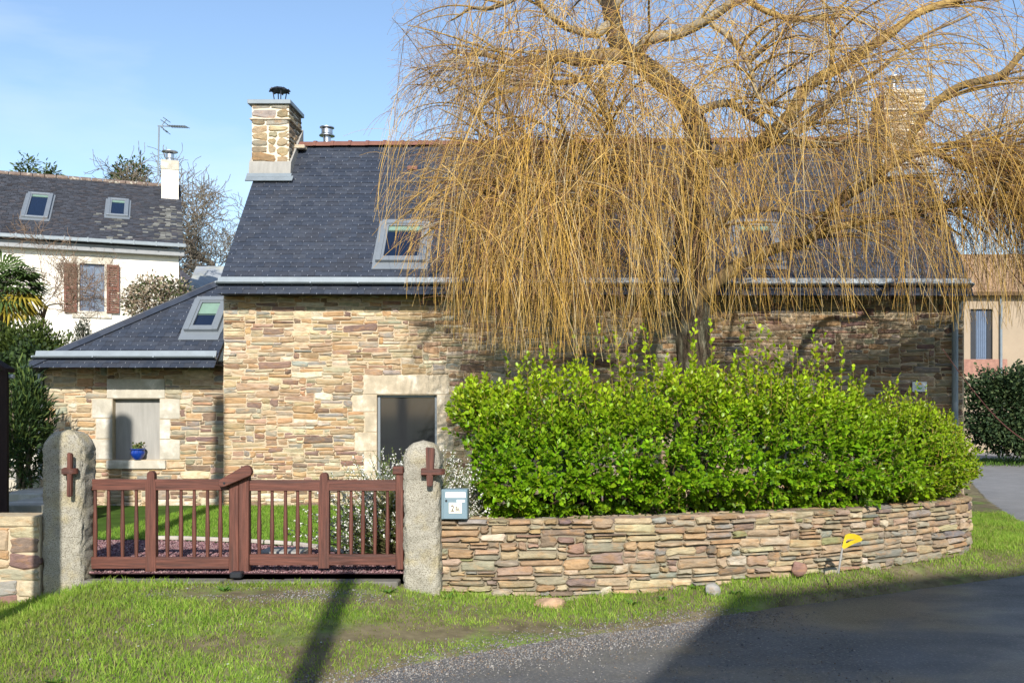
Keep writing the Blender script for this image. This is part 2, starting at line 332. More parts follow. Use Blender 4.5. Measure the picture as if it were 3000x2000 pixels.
# ------------------------------------------------------------------ slates on a bilinear roof sheet
SL_W, SL_E, SL_T = .222, .108, .006
SLC = [(.030, .038, .056), (.035, .043, .061), (.025, .032, .048), (.040, .047, .063), (.032, .037, .050)]
slate_me = []
for c in SLC:
    mb = MB(); mb.box(-SL_W / 2 + .0015, SL_W / 2 - .0015, 0, SL_E * 2.0, 0, SL_T, c)
    o = mb.build('slate', m_slate); slate_me.append(o.data); bpy.data.objects.remove(o)
def frame_at(org, u, v):
    u = Vector(u).normalized(); v = Vector(v); v = (v - u * v.dot(u)).normalized(); n = u.cross(v)
    return Matrix(((u.x, v.x, n.x, org[0]), (u.y, v.y, n.y, org[1]), (u.z, v.z, n.z, org[2]), (0, 0, 0, 1)))
def slate_roof(parent, pt, width_at, L, rg, skip, score, limit=300, hooks=True, udir=(1, 0, 0)):
    """pt(x, s): point on the roof sheet, s metres up the slope; width_at(s): (xa, xb)"""
    rest, hk, cand = MB(), MB(), []
    nrow = int(L / SL_E)
    for r in range(nrow):
        s = r * SL_E; xa, xb = width_at(s); off = (SL_W / 2 if r % 2 else 0) + rg.normal(0, .006); x = xa - (SL_W - off if off > .02 else 0)
        while x < xb - .01:
            a, b = max(x, xa), min(x + SL_W, xb); xa2, xb2 = width_at(min(s + SL_E, L)); x += SL_W
            if b - a < .02 or skip((a + b) / 2, s + .02): continue
            full = b - a > SL_W - .004 and a >= xa2 - .001 and b <= xb2 + .001
            cand.append((a, b, s, full, max(a, xa2) if max(a, xa2) < b else b - .01, min(b, xb2)))
    sc = [score(pt((a + b) / 2, s)) if full else -1 for a, b, s, full, _, _ in cand]
    single = set(i for i in np.argsort(sc)[::-1][:limit] if sc[i] > 0)
    for i, (a, b, s, full, a2, b2) in enumerate(cand):
        o = np.array(pt((a + b) / 2, s)); v = np.array(pt((a + b) / 2, s + .1)) - o
        Mx = frame_at(o, udir, v) @ Matrix.Translation((0, 0, .013 + rg.normal(0, .0012))) @ Matrix.Rotation(R(-3.2) + rg.normal(0, .004), 4, 'X') @ Matrix.Rotation(rg.normal(0, .004), 4, 'Z')
        if i in single:
            ob = bpy.data.objects.new('slate', slate_me[rg.integers(len(slate_me))]); link(ob, parent); ob.matrix_basis = Mx
        else:
            c = SLC[rg.integers(len(SLC))]; h = (b - a) / 2 - .0015; m0 = (a + b) / 2; e = SL_E * (2.0 if full else 1.0)
            q = [(-h, 0), (h, 0), (h if full else b2 - m0 - .001, e), (-h if full else a2 - m0 + .001, e)]
            rest.prism([Mx @ Vector((qx, qy, 0)) for qx, qy in q], Mx.to_3x3() @ Vector((0, 0, SL_T)), c)
        if hooks and b - a > .12:
            hk.add([Mx @ Vector(p) for p in ((-.0035, -.006, SL_T + .003), (.0035, -.006, SL_T + .003), (.0035, .022, SL_T + .003), (-.0035, .022, SL_T + .003), (-.0035, -.006, -.004), (.0035, -.006, -.004))], [(0, 1, 2, 3), (4, 5, 1, 0)])
    if rest.v: tag(rest.build('small_slates', m_slate, parent), kind='stuff')
    if hooks: tag(hk.build('slate_hooks', m_hook, parent), kind='stuff')
m_hook = mat('bright_slate_hook', (0.75, 0.76, 0.78), 0.35, 0.8, var=0)

def skylight(parent, org, u, v, w, h, apron=.16, blind=.18):
    """roof window: org is the lower left corner of the frame on the slates, u across, v up the slope"""
    Mx = frame_at(org, u, v)
    def part(name, boxes, m, par=None, bev=.004):
        mb = MB()
        for bx in boxes: mb.box(*bx)
        mb.v = [tuple(Mx @ Vector(p)) for p in mb.v]; return mb.build(name, m, par or parent, bevel=bev)
    fr = part('skylight_frame', [(0, .085, 0, h, .0, .10), (w - .085, w, 0, h, .0, .10), (.085, w - .085, h - .10, h, .0, .105), (.085, w - .085, 0, .08, .0, .095)], m_alu)
    part('sash', [(.085, .125, .08, h - .1, .03, .085), (w - .125, w - .085, .08, h - .1, .03, .085), (.125, w - .125, h - .14, h - .1, .03, .084), (.125, w - .125, .08, .115, .03, .084)], m_alu, fr, 0)
    part('pane', [(.12, w - .12, .11, h - .135, .035, .05)], m_glassblue, fr, 0)
    if blind: part('blind', [(.127, w - .127, h - .14 - blind, h - .142, .051, .058)] + [(.127, w - .127, h - .14 - blind - .03 * k, h - .14 - blind - .03 * k + .006, .051, .06) for k in (1,)], m_blind, fr, 0)
    part('apron', [(-.05, w + .05, -apron, 0, .022, .032)], m_alu, fr, 0)
    part('side_flashing', [(-.06, 0, 0, h + .04, .018, .03)], m_alu, fr, 0); part('side_flashing', [(w, w + .06, 0, h + .04, .018, .03)], m_alu, fr, 0)
    return fr

# ------------------------------------------------------------------ main stone house
WY = 16.6; S = WY / F
hx0, hx1 = -5.867, 6.55
house = thing('stone_house', (0.3, WY, 0), 'long low stone cottage with slate roof and two stone chimneys behind the willow', 'house')
def wx(px): return (px - CX) * S
def wz(py): return CAMH - (py - CY) * S
EYL, EZL, EZR = 16.22, 3.49, 3.455
RY, RZL, RZR = 18.85, 6.617, 6.735
RX0, RX1 = -5.87, 6.57
SLEN = math.hypot(RY - EYL, RZL - EZL)
def roof_pt(x, s):
    t = (x - RX0) / (RX1 - RX0); v = s / SLEN
    return (x, lerp(EYL, RY, v), lerp(lerp(EZL, EZR, t), lerp(RZL, RZR, t), v))
roof_n = nrm((0, -(RZL - EZL), RY - EYL))
def roof_xs(px, py):
    h_ = hit(px, py, (0, EYL, (EZL + EZR) / 2 + .0), roof_n); return h_[0], (h_[1] - EYL) / (RY - EYL) * SLEN
# openings
win = (wx(1104), wz(1402), wx(1280), wz(1156))
win2 = (wx(2205), wz(1400), wx(2365), wz(1163))
win3 = (wx(1610), wz(1400), wx(1690), wz(1160))
mb = MB(); facing(mb, hx0, hx1, -.35, 3.72, WY, .2, [win, win2, win3])
mb.box(hx0 + .002, hx1 - .002, WY + .2, 21.4, -.35, 3.70)
# gables
for x in (hx0 + .02, hx1 - .32): mb.prism([(x, WY + .35, 3.6), (x, RY, 6.45), (x, 21.1, 3.6)], (.3, 0, 0))
wall = mb.build('wall', m_mortar, house)
rg = np.random.default_rng(11)
dress = [('lintel', (1065, 1316, 1098, 1155)), ('jamb_stone', (1034, 1104, 1156, 1206)), ('jamb_stone', (1069, 1104, 1207, 1265)), ('jamb_stone', (1040, 1104, 1266, 1321)), ('jamb_stone', (1066, 1104, 1322, 1402)),
         ('jamb_stone', (1280, 1326, 1156, 1212)), ('jamb_stone', (1280, 1308, 1213, 1266)), ('jamb_stone', (1280, 1328, 1267, 1322)), ('jamb_stone', (1280, 1306, 1323, 1402)),
         ('lintel', (2185, 2388, 1108, 1162)), ('lintel', (1590, 1712, 1106, 1159)), ('sill', (1070, 1312, 1403, 1432))]
excl = [win, win2, win3]
for nm, (a, b, c, d) in dress:
    dressed(house, wx(a), wx(b), wz(d), wz(c), WY, rg, nm); excl.append((wx(a), wz(d), wx(b), wz(c)))
ez = [(a - hx0, b + .35, c - hx0, d + .35) for a, b, c, d in excl]
st = rubble(hx1 - hx0, 4.0, rg, ez, wr=(.1, .5), hr=(.032, .14))
def hscore(x0, z0, x1, z1):
    px, py = proj((x0 + x1) / 2 + hx0, WY, (z0 + z1) / 2 - .35); a = (x1 - x0) * (z1 - z0)
    if py > 1480 or py < 880: return 0
    vis = 1.0 if px < 1330 else (.7 if (px > 2110 and 930 < py < 1130) else .12)
    return a * vis
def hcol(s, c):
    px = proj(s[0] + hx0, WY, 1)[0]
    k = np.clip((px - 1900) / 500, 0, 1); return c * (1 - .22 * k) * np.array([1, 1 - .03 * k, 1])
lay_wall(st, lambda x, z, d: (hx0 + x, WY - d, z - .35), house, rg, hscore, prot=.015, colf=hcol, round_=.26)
# quoins wrap the left corner with plain mortar side
# window
def window(parent, o, Y, mullion=False, fw=.045):
    x0, z0, x1, z1 = o; mb = MB()
    mb.box(x0, x0 + fw, Y, Y + .06, z0, z1); mb.box(x1 - fw, x1, Y, Y + .06, z0, z1); mb.box(x0 + fw, x1 - fw, Y + .001, Y + .061, z1 - fw, z1); mb.box(x0 + fw, x1 - fw, Y + .001, Y + .061, z0, z0 + fw)
    fr = mb.build('window_frame', m_alu, parent, bevel=.004)
    mb = MB().box(x0 + fw, x1 - fw, Y + .03, Y + .04, z0 + fw, z1 - fw).build('pane', m_glassdark, fr)
    return fr
for o in (win, win2, win3): window(house, o, WY + .07)
# roof deck, slates
mb = MB(); A = [roof_pt(RX0 + .01, .2), roof_pt(RX1 - .01, .2), roof_pt(RX1 - .01, SLEN), roof_pt(RX0 + .01, SLEN)]
A = [tuple(np.array(q) - roof_n * .075) for q in A]; mb.prism(A, (0, .05, -.06)); mb.prism([A[3], A[2], (RX1, 21.9, 3.2), (RX0, 21.9, 3.2)], (0, -.05, -.06))
roof = mb.build('roof', m_deck, house)
mb = MB().box(RX0 + .02, RX1 - .02, EYL + .03, WY + .05, EZR + .05, EZR + .07).build('soffit', m_deck, house)
sx, ss = roof_xs(1101, 776); sx1, _ = roof_xs(1247, 776); _, ss1 = roof_xs(1190, 659)
tx, ts = roof_xs(2158, 776); tx1, _ = roof_xs(2292, 776)
SKY = [(sx, ss, sx1 - sx, ss1 - ss), (tx, ss, tx1 - tx, ss1 - ss)]
CHL = (-5.93, -5.23, 18.22, 19.05); CHR = (5.72, 6.48, 18.22, 19.05)
def skip_main(x, s):
    for a, b, w, h in SKY:
        if a - .02 < x < a + w + .02 and b - .1 < s < b + h + .05: return True
    y = lerp(EYL, RY, s / SLEN)
    for c in (CHL, CHR):
        if c[0] - .1 < x < c[1] + .03 and y > c[2] - .06: return True
    return False
def rscore(p):
    px, py = proj(*p); return (1.0 / p[1] if 560 < px < 1180 else 0) - 0.0
slate_roof(house, roof_pt, lambda s: (RX0, RX1), SLEN, np.random.default_rng(5), skip_main, rscore)
for a, b, w, h in SKY:
    p = np.array(roof_pt(a, b)); q = np.array(roof_pt(a, b + 1)); skylight(house, p, (1, 0, 0), q - p, w, h, blind=.1)
# zinc gutter lying on the roof above the eave slates
def gutter(parent, a, b, up, nrmv, r=.062):
    a, b = np.array(a), np.array(b); up, nv = nrm(up), nrm(nrmv); mb = MB()
    prof = [(.0, .0), (-.015, .07), (.0, .098), (.012, .1), (.012, .092), (.0, .088), (.0, .02), (.13, .02), (.13, .0)]
    pr = [up * p[0] + nv * p[1] for p in prof]
    n = len(pr); mb.add([a + q for q in pr] + [b + q for q in pr], [(i, (i + 1) % n, n + (i + 1) % n, n + i) for i in range(n)] + [tuple(range(n)), tuple(range(2 * n - 1, n - 1, -1))])
    g = mb.build('gutter', m_zinc, parent); L = np.linalg.norm(b - a); k = max(2, int(L / .75)); t = (b - a) / L
    for i in range(k + 1):
        c = a + t * (L * i / k) - t * .012
        MB().obox(c + up * -.022 + nv * .0, t * .024, up * .03, nv * .105).build('gutter_bracket', m_zinc, g)
    return g
gl = roof_pt(RX0 - .0, .205); gr = roof_pt(RX1, .205); upv = np.array(roof_pt(0, 1)) - np.array(roof_pt(0, 0))
gutter(house, np.array(gl) + roof_n * .03, np.array(gr) + roof_n * .03, (0, .35, .94), (0, -.94, .35))
# ridge tiles
k = 33; xr = np.linspace(CHL[1] + .02, CHR[0] - .02, k + 1); tile_me = None
for i in range(k):
    x0, x1 = xr[i], xr[i + 1]; zc = roof_pt((x0 + x1) / 2, SLEN)[2] - .03; L_ = x1 - x0
    if tile_me is None:
        mb = MB(); n = 9; prof = [(.125 * math.cos(math.pi * j / (n - 1)), .105 * math.sin(math.pi * j / (n - 1))) for j in range(n)]
        for xa, xb, g in ((0, L_ - .05, 1.0), (L_ - .055, L_ + .004, 1.16)):
            V = [(x, y * g * q, z * g * q) for x in (xa, xb) for q in (1.0, .88) for y, z in prof]
            Fc = []
            for j in range(n - 1): Fc += [(j, j + 1, 2 * n + j + 1, 2 * n + j), (n + j, 3 * n + j, 3 * n + j + 1, n + j + 1), (j, n + j, n + j + 1, j + 1), (2 * n + j, 2 * n + j + 1, 3 * n + j + 1, 3 * n + j)]
            mb.add(V, Fc)
        o = mb.build('ridge_tile', m_terra, smooth='auto'); tile_me = o.data; bpy.data.objects.remove(o)
    o = bpy.data.objects.new('ridge_tile', tile_me); link(o, house); o.matrix_basis = Matrix.Translation((x0, RY + .01, zc + random.uniform(-.004, .004)))
# chimneys
CPAL = [((.42, .32, .18), 4), ((.33, .25, .15), 4), ((.36, .22, .11), 2), ((.30, .28, .22), 3), ((.24, .18, .12), 2)]
def chimney(c, ztop, zbot, rg, side):
    x0, x1, y0, y1 = c; mb = MB().box(x0 + .01, x1 - .01, y0 + .01, y1, zbot, ztop); ch = mb.build('chimney', m_limem, house)
    st = rubble(x1 - x0, ztop - zbot - .28, rg, (), wr=(.2, .5), hr=(.085, .2))
    for s in st:
        V, Fc = stone_geo(*s, rg, .014, .012, .45); MB().add([(x0 + x, y0 - d + .008, zbot + .28 + z) for x, z, d in V], Fc, stone_col(rg, CPAL)).build('stone', m_stone, ch)
    st = rubble(y1 - y0, ztop - zbot - .28, rg, (), wr=(.16, .45), hr=(.07, .16))
    for s in st:
        V, Fc = stone_geo(*s, rg, .012, .012, .4)
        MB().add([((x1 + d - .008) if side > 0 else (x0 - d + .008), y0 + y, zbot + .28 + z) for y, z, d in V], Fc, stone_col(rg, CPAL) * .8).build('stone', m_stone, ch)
    # cement skirt and zinc flashing following the roof
    mb = MB(); mb.prism([(x0 - .035, y0 - .05, zbot + .05), (x0 - .035, y0 - .012, zbot + .28), (x0 - .035, y1, zbot + .28 + (y1 - y0) * 1.0), (x0 - .035, y1, zbot)], (x1 - x0 + .07, 0, 0)); mb.build('cement_skirt', m_concrete, ch)
    p = np.array((x0 - .06, y0 - .09, zbot - .02)); mb = MB().obox(p, (x1 - x0 + .12, 0, 0), (0, .05, .075), (0, -.02, .012)); mb.obox(p + np.array((0, -.075, -.085)), (x1 - x0 + .16, 0, 0), (0, .09, .105), (0, -.015, .012)); mb.build('flashing', m_zinc, ch)
    return ch
ch = chimney(CHL, 7.215, roof_pt(-5.5, (18.22 - EYL) / (RY - EYL) * SLEN)[2], np.random.default_rng(21), 1)
MB().box(CHL[0] - .06, CHL[1] + .035, CHL[2] - .05, CHL[3] + .06, 7.217, 7.295).build('cap_slab', m_zinc, ch, bevel=.006)
dg = MB(); dg.box(CHL[0] - .03, CHL[1] + .03, CHL[2] - .028, CHL[3] + .02, 6.93, 6.96); dg.build('drip_course', m_dress, ch, bevel=.01)
MB().box(CHL[1] - .02, CHL[1] + .19, 18.55, 18.75, 6.50, 6.57).build('drip_stone', m_dress, ch, bevel=.012)
cw = MB(); cx_, cy_ = -5.52, 18.6
cw.lathe([(.18, .20), (.185, .205), (.13, .25), (.0, .285)], (cx_, cy_, 7.38), 12)
for k in range(8):
    a = k * math.pi / 4; cw.tube([(cx_ + .15 * math.cos(a), cy_ + .15 * math.sin(a), 7.60), (cx_ + .20 * math.cos(a), cy_ + .20 * math.sin(a), 7.57)], [.03, .012], 5)
for a in (.5, 2.1, 3.6, 5.2): cw.tube([(cx_ + .08 * math.cos(a), cy_ + .08 * math.sin(a), 7.29), (cx_ + .13 * math.cos(a), cy_ + .14 * math.sin(a), 7.60)], .011, 5)
cw.build('chimney_cowl', m_darkmetal, ch, smooth='auto')
ch2 = chimney(CHR, 7.42, roof_pt(6.1, (18.22 - EYL) / (RY - EYL) * SLEN)[2], np.random.default_rng(22), -1)
MB().box(CHR[0] - .03, CHR[1] + .03, CHR[2] - .03, CHR[3], 7.10, 7.14).build('drip_course', m_dress, ch2, bevel=.01)
MB().box(CHR[0] - .01, CHR[1] + .01, CHR[2] - .01, CHR[3], 7.422, 7.50).build('cap_slab', m_dress, ch2, bevel=.01)
MB().lathe([(.06, 0), (.06, .26), (.17, .29), (.17, .31), (.02, .36)], (5.98, 18.5, 7.49), 14).build('chimney_pot', m_steel, ch2, smooth='auto')
# flue by the ridge
fx = (958 - CX) * 19.1 / F
MB().lathe([(.075, 0), (.075, .27), (.15, .275), (.15, .29), (.06, .30), (.06, .31), (.11, .315), (.11, .40), (.07, .405), (.14, .43), (.14, .445), (.02, .45)], (fx, 19.1, 6.60), 16).build('flue_pipe', m_steel, house, smooth='auto')
# downpipe on the right
dpx = 6.36
mb = MB().tube([(dpx + .1, 16.36, 3.5), (dpx + .08, 16.38, 3.38), (dpx, 16.50, 3.05), (dpx, 16.50, 2.9), (dpx, 16.50, -.2)], .052, 12); mb.build('downpipe', m_zinc, house, smooth='auto')
# roof vent tile
vx, vs = roof_xs(1208, 508); p = np.array(roof_pt(vx, vs)); q = np.array(roof_pt(vx, vs + 1)); Mx = frame_at(p, (1, 0, 0), q - p); mb = MB().box(-.09, .09, 0, .1, .01, .05); mb.v = [tuple(Mx @ Vector(v)) for v in mb.v]; mb.build('roof_vent', m_terra, house)

# ------------------------------------------------------------------ annex
AY = 16.68; AS = AY / F
def ax(px): return (px - CX) * AS
def az(py): return CAMH - (py - CY) * AS
annex = thing('stone_annex', (-7.4, AY, 0), 'small stone annex with hipped slate roof and walled-up window, left of the cottage', 'annex')
ax0, ax1 = ax(130), hx0 - .002
niche = (ax(330), az(1346), ax(468), az(1167.5))
mb = MB(); facing(mb, ax0, ax1, -.35, 2.42, AY, .2, [niche]); mb.box(ax0 + .002, ax1, AY + .2, 20.5, -.35, 2.4); mb.build('wall', m_mortar, annex)
MB().box(niche[0] + .001, niche[2] - .001, AY + .11, AY + .14, niche[1] - .01, niche[3]).build('blocked_opening', m_concrete, annex)
ad = [('lintel', (313, 484, 1110, 1167)), ('jamb_stone', (270, 330, 1168, 1224)), ('jamb_stone', (281, 330, 1226, 1285)), ('jamb_stone', (252, 330, 1286, 1345)), ('jamb_stone', (468, 528, 1168, 1227)), ('jamb_stone', (468, 500, 1228, 1286)), ('jamb_stone', (468, 528, 1287, 1346)), ('sill', (314, 488, 1347, 1373))]
ex2 = [niche]; rg = np.random.default_rng(31)
m_dressgrey = mat('grey_granite', (0.44, 0.405, 0.33), 0.9, var=0.16, scale=5, bump=0.35, bscale=90, speck=(0.25, 0.23, 0.2), sscale=170, spec=0.2, tint=(0.66, 0.63, 0.56), tamt=0.8, tscale=3)
for nm, (a, b, c, d) in ad:
    dressed(annex, ax(a), ax(b), az(d), az(c), AY, rg, nm, prot=.014 if nm != 'sill' else .05, m=m_dressgrey); ex2.append((ax(a), az(d), ax(b), az(c)))
st = rubble(ax1 - ax0, 2.75, rg, [(a - ax0, b + .35, c - ax0, d + .35) for a, b, c, d in ex2], wr=(.1, .5), hr=(.035, .15))
lay_wall(st, lambda x, z, d: (ax0 + x, AY - d, z - .35), annex, rg, lambda x0, z0, x1, z1: (x1 - x0) * (z1 - z0) if z0 > .3 else 0, prot=.015, round_=.26)
HE0, HE1 = np.array((-9.01, 16.1, 2.277)), np.array((-6.344, 17.69, 3.87))     # hip line
AL = 3.0; ca = math.cos(R(45))
AX1 = -5.842
def an_pt(x, s): return (x, 16.1 + s * ca, 2.277 + s * ca)
def an_w(s): return (HE0[0] + (HE1[0] - HE0[0]) * s * ca / (HE1[1] - HE0[1]), AX1 if s < .66 else hx0 - .01)
an_n = nrm((0, -1, 1))
def an_xs(px, py): h_ = hit(px, py, (0, 16.1, 2.277), an_n); return h_[0], (h_[1] - 16.1) / ca
mb = MB(); mb.prism([an_pt(an_w(.18)[0] + .02, .18), an_pt(AX1 - .01, .18), an_pt(AX1 - .01, .6), an_pt(hx0 - .015, .6), an_pt(hx0 - .015, AL), an_pt(an_w(AL)[0], AL)], (0, .04, -.05))
tp = an_pt(an_w(AL)[0], AL); mb.prism([tuple(HE0 + np.array((.02, .04, 0))), tp, (tp[0], 20, tp[2]), (HE0[0], 21, 2.277)], (0.03, 0, -.05)); mb.build('roof', m_deck, annex)
MB().box(HE0[0] + .05, AX1 - .02, 16.2, AY + .05, 2.33, 2.35).build('soffit', m_deck, annex)
kx, ks = an_xs(541, 976); kx1, _ = an_xs(640, 976); _, ks1 = an_xs(600, 881)
slate_roof(annex, an_pt, an_w, AL, np.random.default_rng(6), lambda x, s: kx - .02 < x < kx1 + .02 and ks - .1 < s < ks1 + .05, lambda p: 1.0 / p[1] if proj(*p)[0] < 655 else 0)
p = np.array(an_pt(kx, ks)); skylight(annex, p, (1, 0, 0), (0, 1, 1), kx1 - kx, ks1 - ks, apron=.2, blind=.28)
g0 = np.array(an_pt(an_w(.2)[0] - .05, .2)); g1 = np.array(an_pt(AX1 - .015, .2)); gutter(annex, g0 + an_n * .03, g1 + an_n * .03, (0, .35, .94), (0, -.94, .35))
hd = HE1 - HE0; Lh = np.linalg.norm(hd); hd = hd / Lh; ns = 10; side = nrm(np.cross(an_n, hd)); side = side if side[0] > 0 else -side
for i in range(ns):
    a = HE0 + hd * (.12 + i * (Lh + .5) / ns); MB().obox(a - side * .02 + an_n * (.03 + .004 * (i % 2)), hd * ((Lh + .5) / ns + .03), side * .15, an_n * .008, SLC[i % 5]).build('hip_slate', m_slate, annex)
MB().tube([HE0 + hd * .1 - side * .02 + an_n * .03, HE0 + hd * (Lh + .6) - side * .02 + an_n * .03], .018, 6).build('hip_roll', m_darkmetal, annex)
MB().tube([(ax0 - .02, 16.6, 2.2), (ax0 - .035, 16.62, 2.05), (ax0 - .035, 16.62, -.1)], .04, 10).build('downpipe', m_zinc, annex, smooth='auto')
mb = MB(); mb.prism([(hx0 + .0, WY - .012, 2.42), (hx0 + .0, WY - .012, 2.78), (hx0 + .05, WY - .012, 2.7), (hx0 + .13, WY - .012, 2.58), (hx0 + .08, WY - .012, 2.45)], (0, .03, 0)); mb.build('mortar_fillet', m_limem, annex)

# ------------------------------------------------------------------ the ground, road, verge, garden
ROADZ = -.38
def road_z(Y): return ROADZ + np.clip((np.asarray(Y, float) - 14) / 18, 0, 1) * .42
EDGE = np.array([(-30, -14), (-9, 1.8), (-6, 3.9), (-3.2, 5.9), (-1.6, 7.1), (-1.28, 7.6), (-.6, 8.15), (.3, 8.67), (1.56, 9.55), (3.17, 10.5), (5.42, 11.8), (7.6, 13.1), (9, 13.6)])
def Ye(x): return np.interp(x, EDGE[:, 0], EDGE[:, 1])
WP = np.array([(-1.36, 9.93), (-.6, 9.95), (.2, 10.03), (1.0, 10.2), (1.9, 10.5), (2.7, 10.85), (3.4, 11.23), (4.05, 11.65), (4.6, 12.05), (4.92, 12.38), (5.08, 12.75), (5.14, 13.2), (5.14, 14.2), (5.2, 15.6), (5.6, 16.5)])
def Yw(x):
    x = np.asarray(x, float); return np.where(x < -1.36, 9.85, np.interp(x, WP[:11, 0], WP[:11, 1]))
def smooth(t): t = np.clip(t, 0, 1); return t * t * (3 - 2 * t)
def zw(x):                                               # ground height along the foot of the wall and gate
    return np.interp(x, [-9, -5.4, -5.1, -4.6, -2.0, -1.4, -.8, 0, 1.9, 4, 5.1, 8], [-.33, -.31, -.24, -.10, -.10, -.21, -.27, -.31, -.20, -.19, -.17, -.3])
def Xs(y): return np.interp(y, [11, 13, 14.4, 17, 19.8, 30, 60], [9, 7.4, 6.9, 7.6, 8.3, 11.5, 20])  # left edge of the side road
def verge_z(x, y):
    x, y = np.asarray(x, float), np.asarray(y, float)
    t = (y - Ye(x)) / np.maximum(Yw(x) - Ye(x), .4)
    z = ROADZ + .012 + (zw(x) - ROADZ - .012) * np.where(t < 1, t * .55 + .45 * smooth(t), 1)
    z = np.where(y > 12.6, np.maximum(road_z(y) + .02, z), z)
    e = y - Ye(x) + .16 * (fbm(x, y, 2.2, 8) - .5); z = z + np.where(e < .14, (e - .14) * .3, 0)
    return z + .03 * (fbm(x, y, 1.7, 4) - .5) * np.clip(t * 4, 0, 1)
# big sheet to the horizon, falling away gently under everything
n = 60; gx = np.concatenate([np.linspace(-900, -40, 10), np.linspace(-36, 40, 39), np.linspace(60, 900, 11)]); gy = np.concatenate([np.linspace(-300, -20, 6), np.linspace(-15, 80, 48), np.linspace(110, 1500, 10)])
GX, GY = np.meshgrid(gx, gy); GZ = road_z(GY) - .06 - .25 * ((np.abs(GX) < 12) & (GY < 20)) 
idx = np.arange(GX.size).reshape(GX.shape); q = np.stack([idx[:-1, :-1], idx[:-1, 1:], idx[1:, 1:], idx[1:, :-1]], -1).reshape(-1, 4)
tag(np_obj('ground', np.stack([GX, GY, GZ], -1).reshape(-1, 3), [q], m_field), 'wide green ground under the whole place', kind='structure')
def sheet(name, x0, x1, y0, y1, st, zf, inside, m, label):
    xs, ys = np.arange(x0, x1 + st, st), np.arange(y0, y1 + st, st); X, Y = np.meshgrid(xs, ys); Z = zf(X, Y)
    idx = np.arange(X.size).reshape(X.shape); q = np.stack([idx[:-1, :-1], idx[:-1, 1:], idx[1:, 1:], idx[1:, :-1]], -1).reshape(-1, 4)
    cxm, cym = (X[:-1, :-1] + st / 2).ravel(), (Y[:-1, :-1] + st / 2).ravel(); q = q[inside(cxm, cym)]
    return tag(np_obj(name, np.stack([X, Y, Z], -1).reshape(-1, 3), [q], m, smooth=True), label, kind='structure')
sheet('road', -26, 30, -14, 18, .25, lambda x, y: road_z(y) - .012 * np.cos(x * .9) * 0, lambda x, y: y < Ye(x) + 1.5, m_asphalt, 'dark asphalt lane bending past the garden wall')
sheet('side_road', 5.2, 34, 11.5, 45, .25, lambda x, y: road_z(y) + .004, lambda x, y: (x > Xs(y) - .4) & (y > Ye(np.minimum(x, 9)) + (x - 7) * .2 + 1.2) & (x < Xs(y) + 9), m_oldasphalt, 'pale worn asphalt of the side road beyond the wall corner')
sheet('far_verge', -26, 30, -16, -2, .5, lambda x, y: ROADZ + .03 + .02 * fbm(x, y, .7, 3), lambda x, y: y > -99, m_field, 'grass strip across the lane behind the viewer')
def in_verge(x, y): return (y > Ye(x) - .22) & (y < np.where(x < -1.36, 9.98, np.where(x < 5.1, Yw(x) + .2, 40))) & (x < Xs(y)) & (x > -9.5)
sheet('verge', -9.5, 10, 1, 24, .07, verge_z, in_verge, m_soil, 'rough grass verge between the lane and the gate')
GX0, GX1 = -9.8, 5.3
DRV = lambda x: np.interp(x, [-9, -5, -4.2, -3.2, -2.6, -2.3, -1.8], [12.35, 12.35, 12.15, 11.75, 11.2, 10.8, 10.5])
in_garden = lambda x, y: (y > 9.9) & (y < 16.75) & (x > GX0) & ((x < -1.3) | ((y > Yw(x) + .15) & (x < 5.15)))
sheet('lawn', GX0, GX1, 9.9, 16.8, .1, lambda x, y: -.012 + .02 * (fbm(x, y, 1.2, 2) - .5), lambda x, y: in_garden(x, y) & (x < 1.5) & (y > DRV(x) - .05), m_lawn, 'garden lawn in front of the cottage')
sheet('driveway', -8.2, -1.3, 9.85, 12.5, .1, lambda x, y: -.03 + .0 * x, lambda x, y: (y < DRV(x) + .02), m_purple, 'purple slate gravel driveway behind the gate')
# planting bed behind the garden wall
sheet('planting_bed', -1.4, 5.3, 9.9, 16.7, .1, lambda x, y: .30 - .3 * smooth((y - Yw(x) - 1.4) / 2), lambda x, y: (y > Yw(x) + .18) & (x < 5.1) & (x > -1.3), m_soil, 'bare soil bed behind the garden wall')
sheet('side_yard', -16, GX0 + .05, 9.9, 30, .5, lambda x, y: .0 * x - .02, lambda x, y: x < GX0 + .3, m_paving, 'paved yard left of the annex')
# edging stones of the lawn
rg = np.random.default_rng(41); xs = np.linspace(-5.3, -2.2, 9)
edging = thing('lawn_edging', (-3.8, 11.8, 0), 'thin line of pale edging stones between gravel and lawn', 'edging')
for a, b in zip(xs[:-1], xs[1:]):
    p, q_ = np.array((a + .01, float(DRV(a)), -.03)), np.array((b - .01, float(DRV(b)), -.03)); MB().obox(p, q_ - p, (0, .07, 0), (0, 0, .055)).build('edging_stone', m_paving, edging, bevel=.008)
# threshold stones below the gate
m_kerb = mat('dark_kerb_stone', (.15, .14, .12), .95, var=.3, scale=6, bump=.4, bscale=50)
thr = thing('gate_threshold', (-3.3, 9.75, -.15), 'low kerb of grey stone slabs under the wooden gate', 'kerb')
xs = [-4.95, -4.2, -3.45, -2.9, -2.35, -1.72]
for a, b in zip(xs[:-1], xs[1:]): MB().box(a + .006, b - .006, 9.72 + rg.uniform(-.02, .02), 9.9, -.3, -.085 + rg.uniform(-.012, .006)).build('kerb_stone', m_kerb, thr, bevel=.012)
tag(MB().box(*(P(775, 1612, 11.2)[0], P(905, 1612, 11.2)[0]), 10.95, 11.35, -.03, .03).build('drain_cover', m_concrete, bevel=.006), 'pale rectangular drain cover set in the lawn edge behind the gate', 'drain cover')

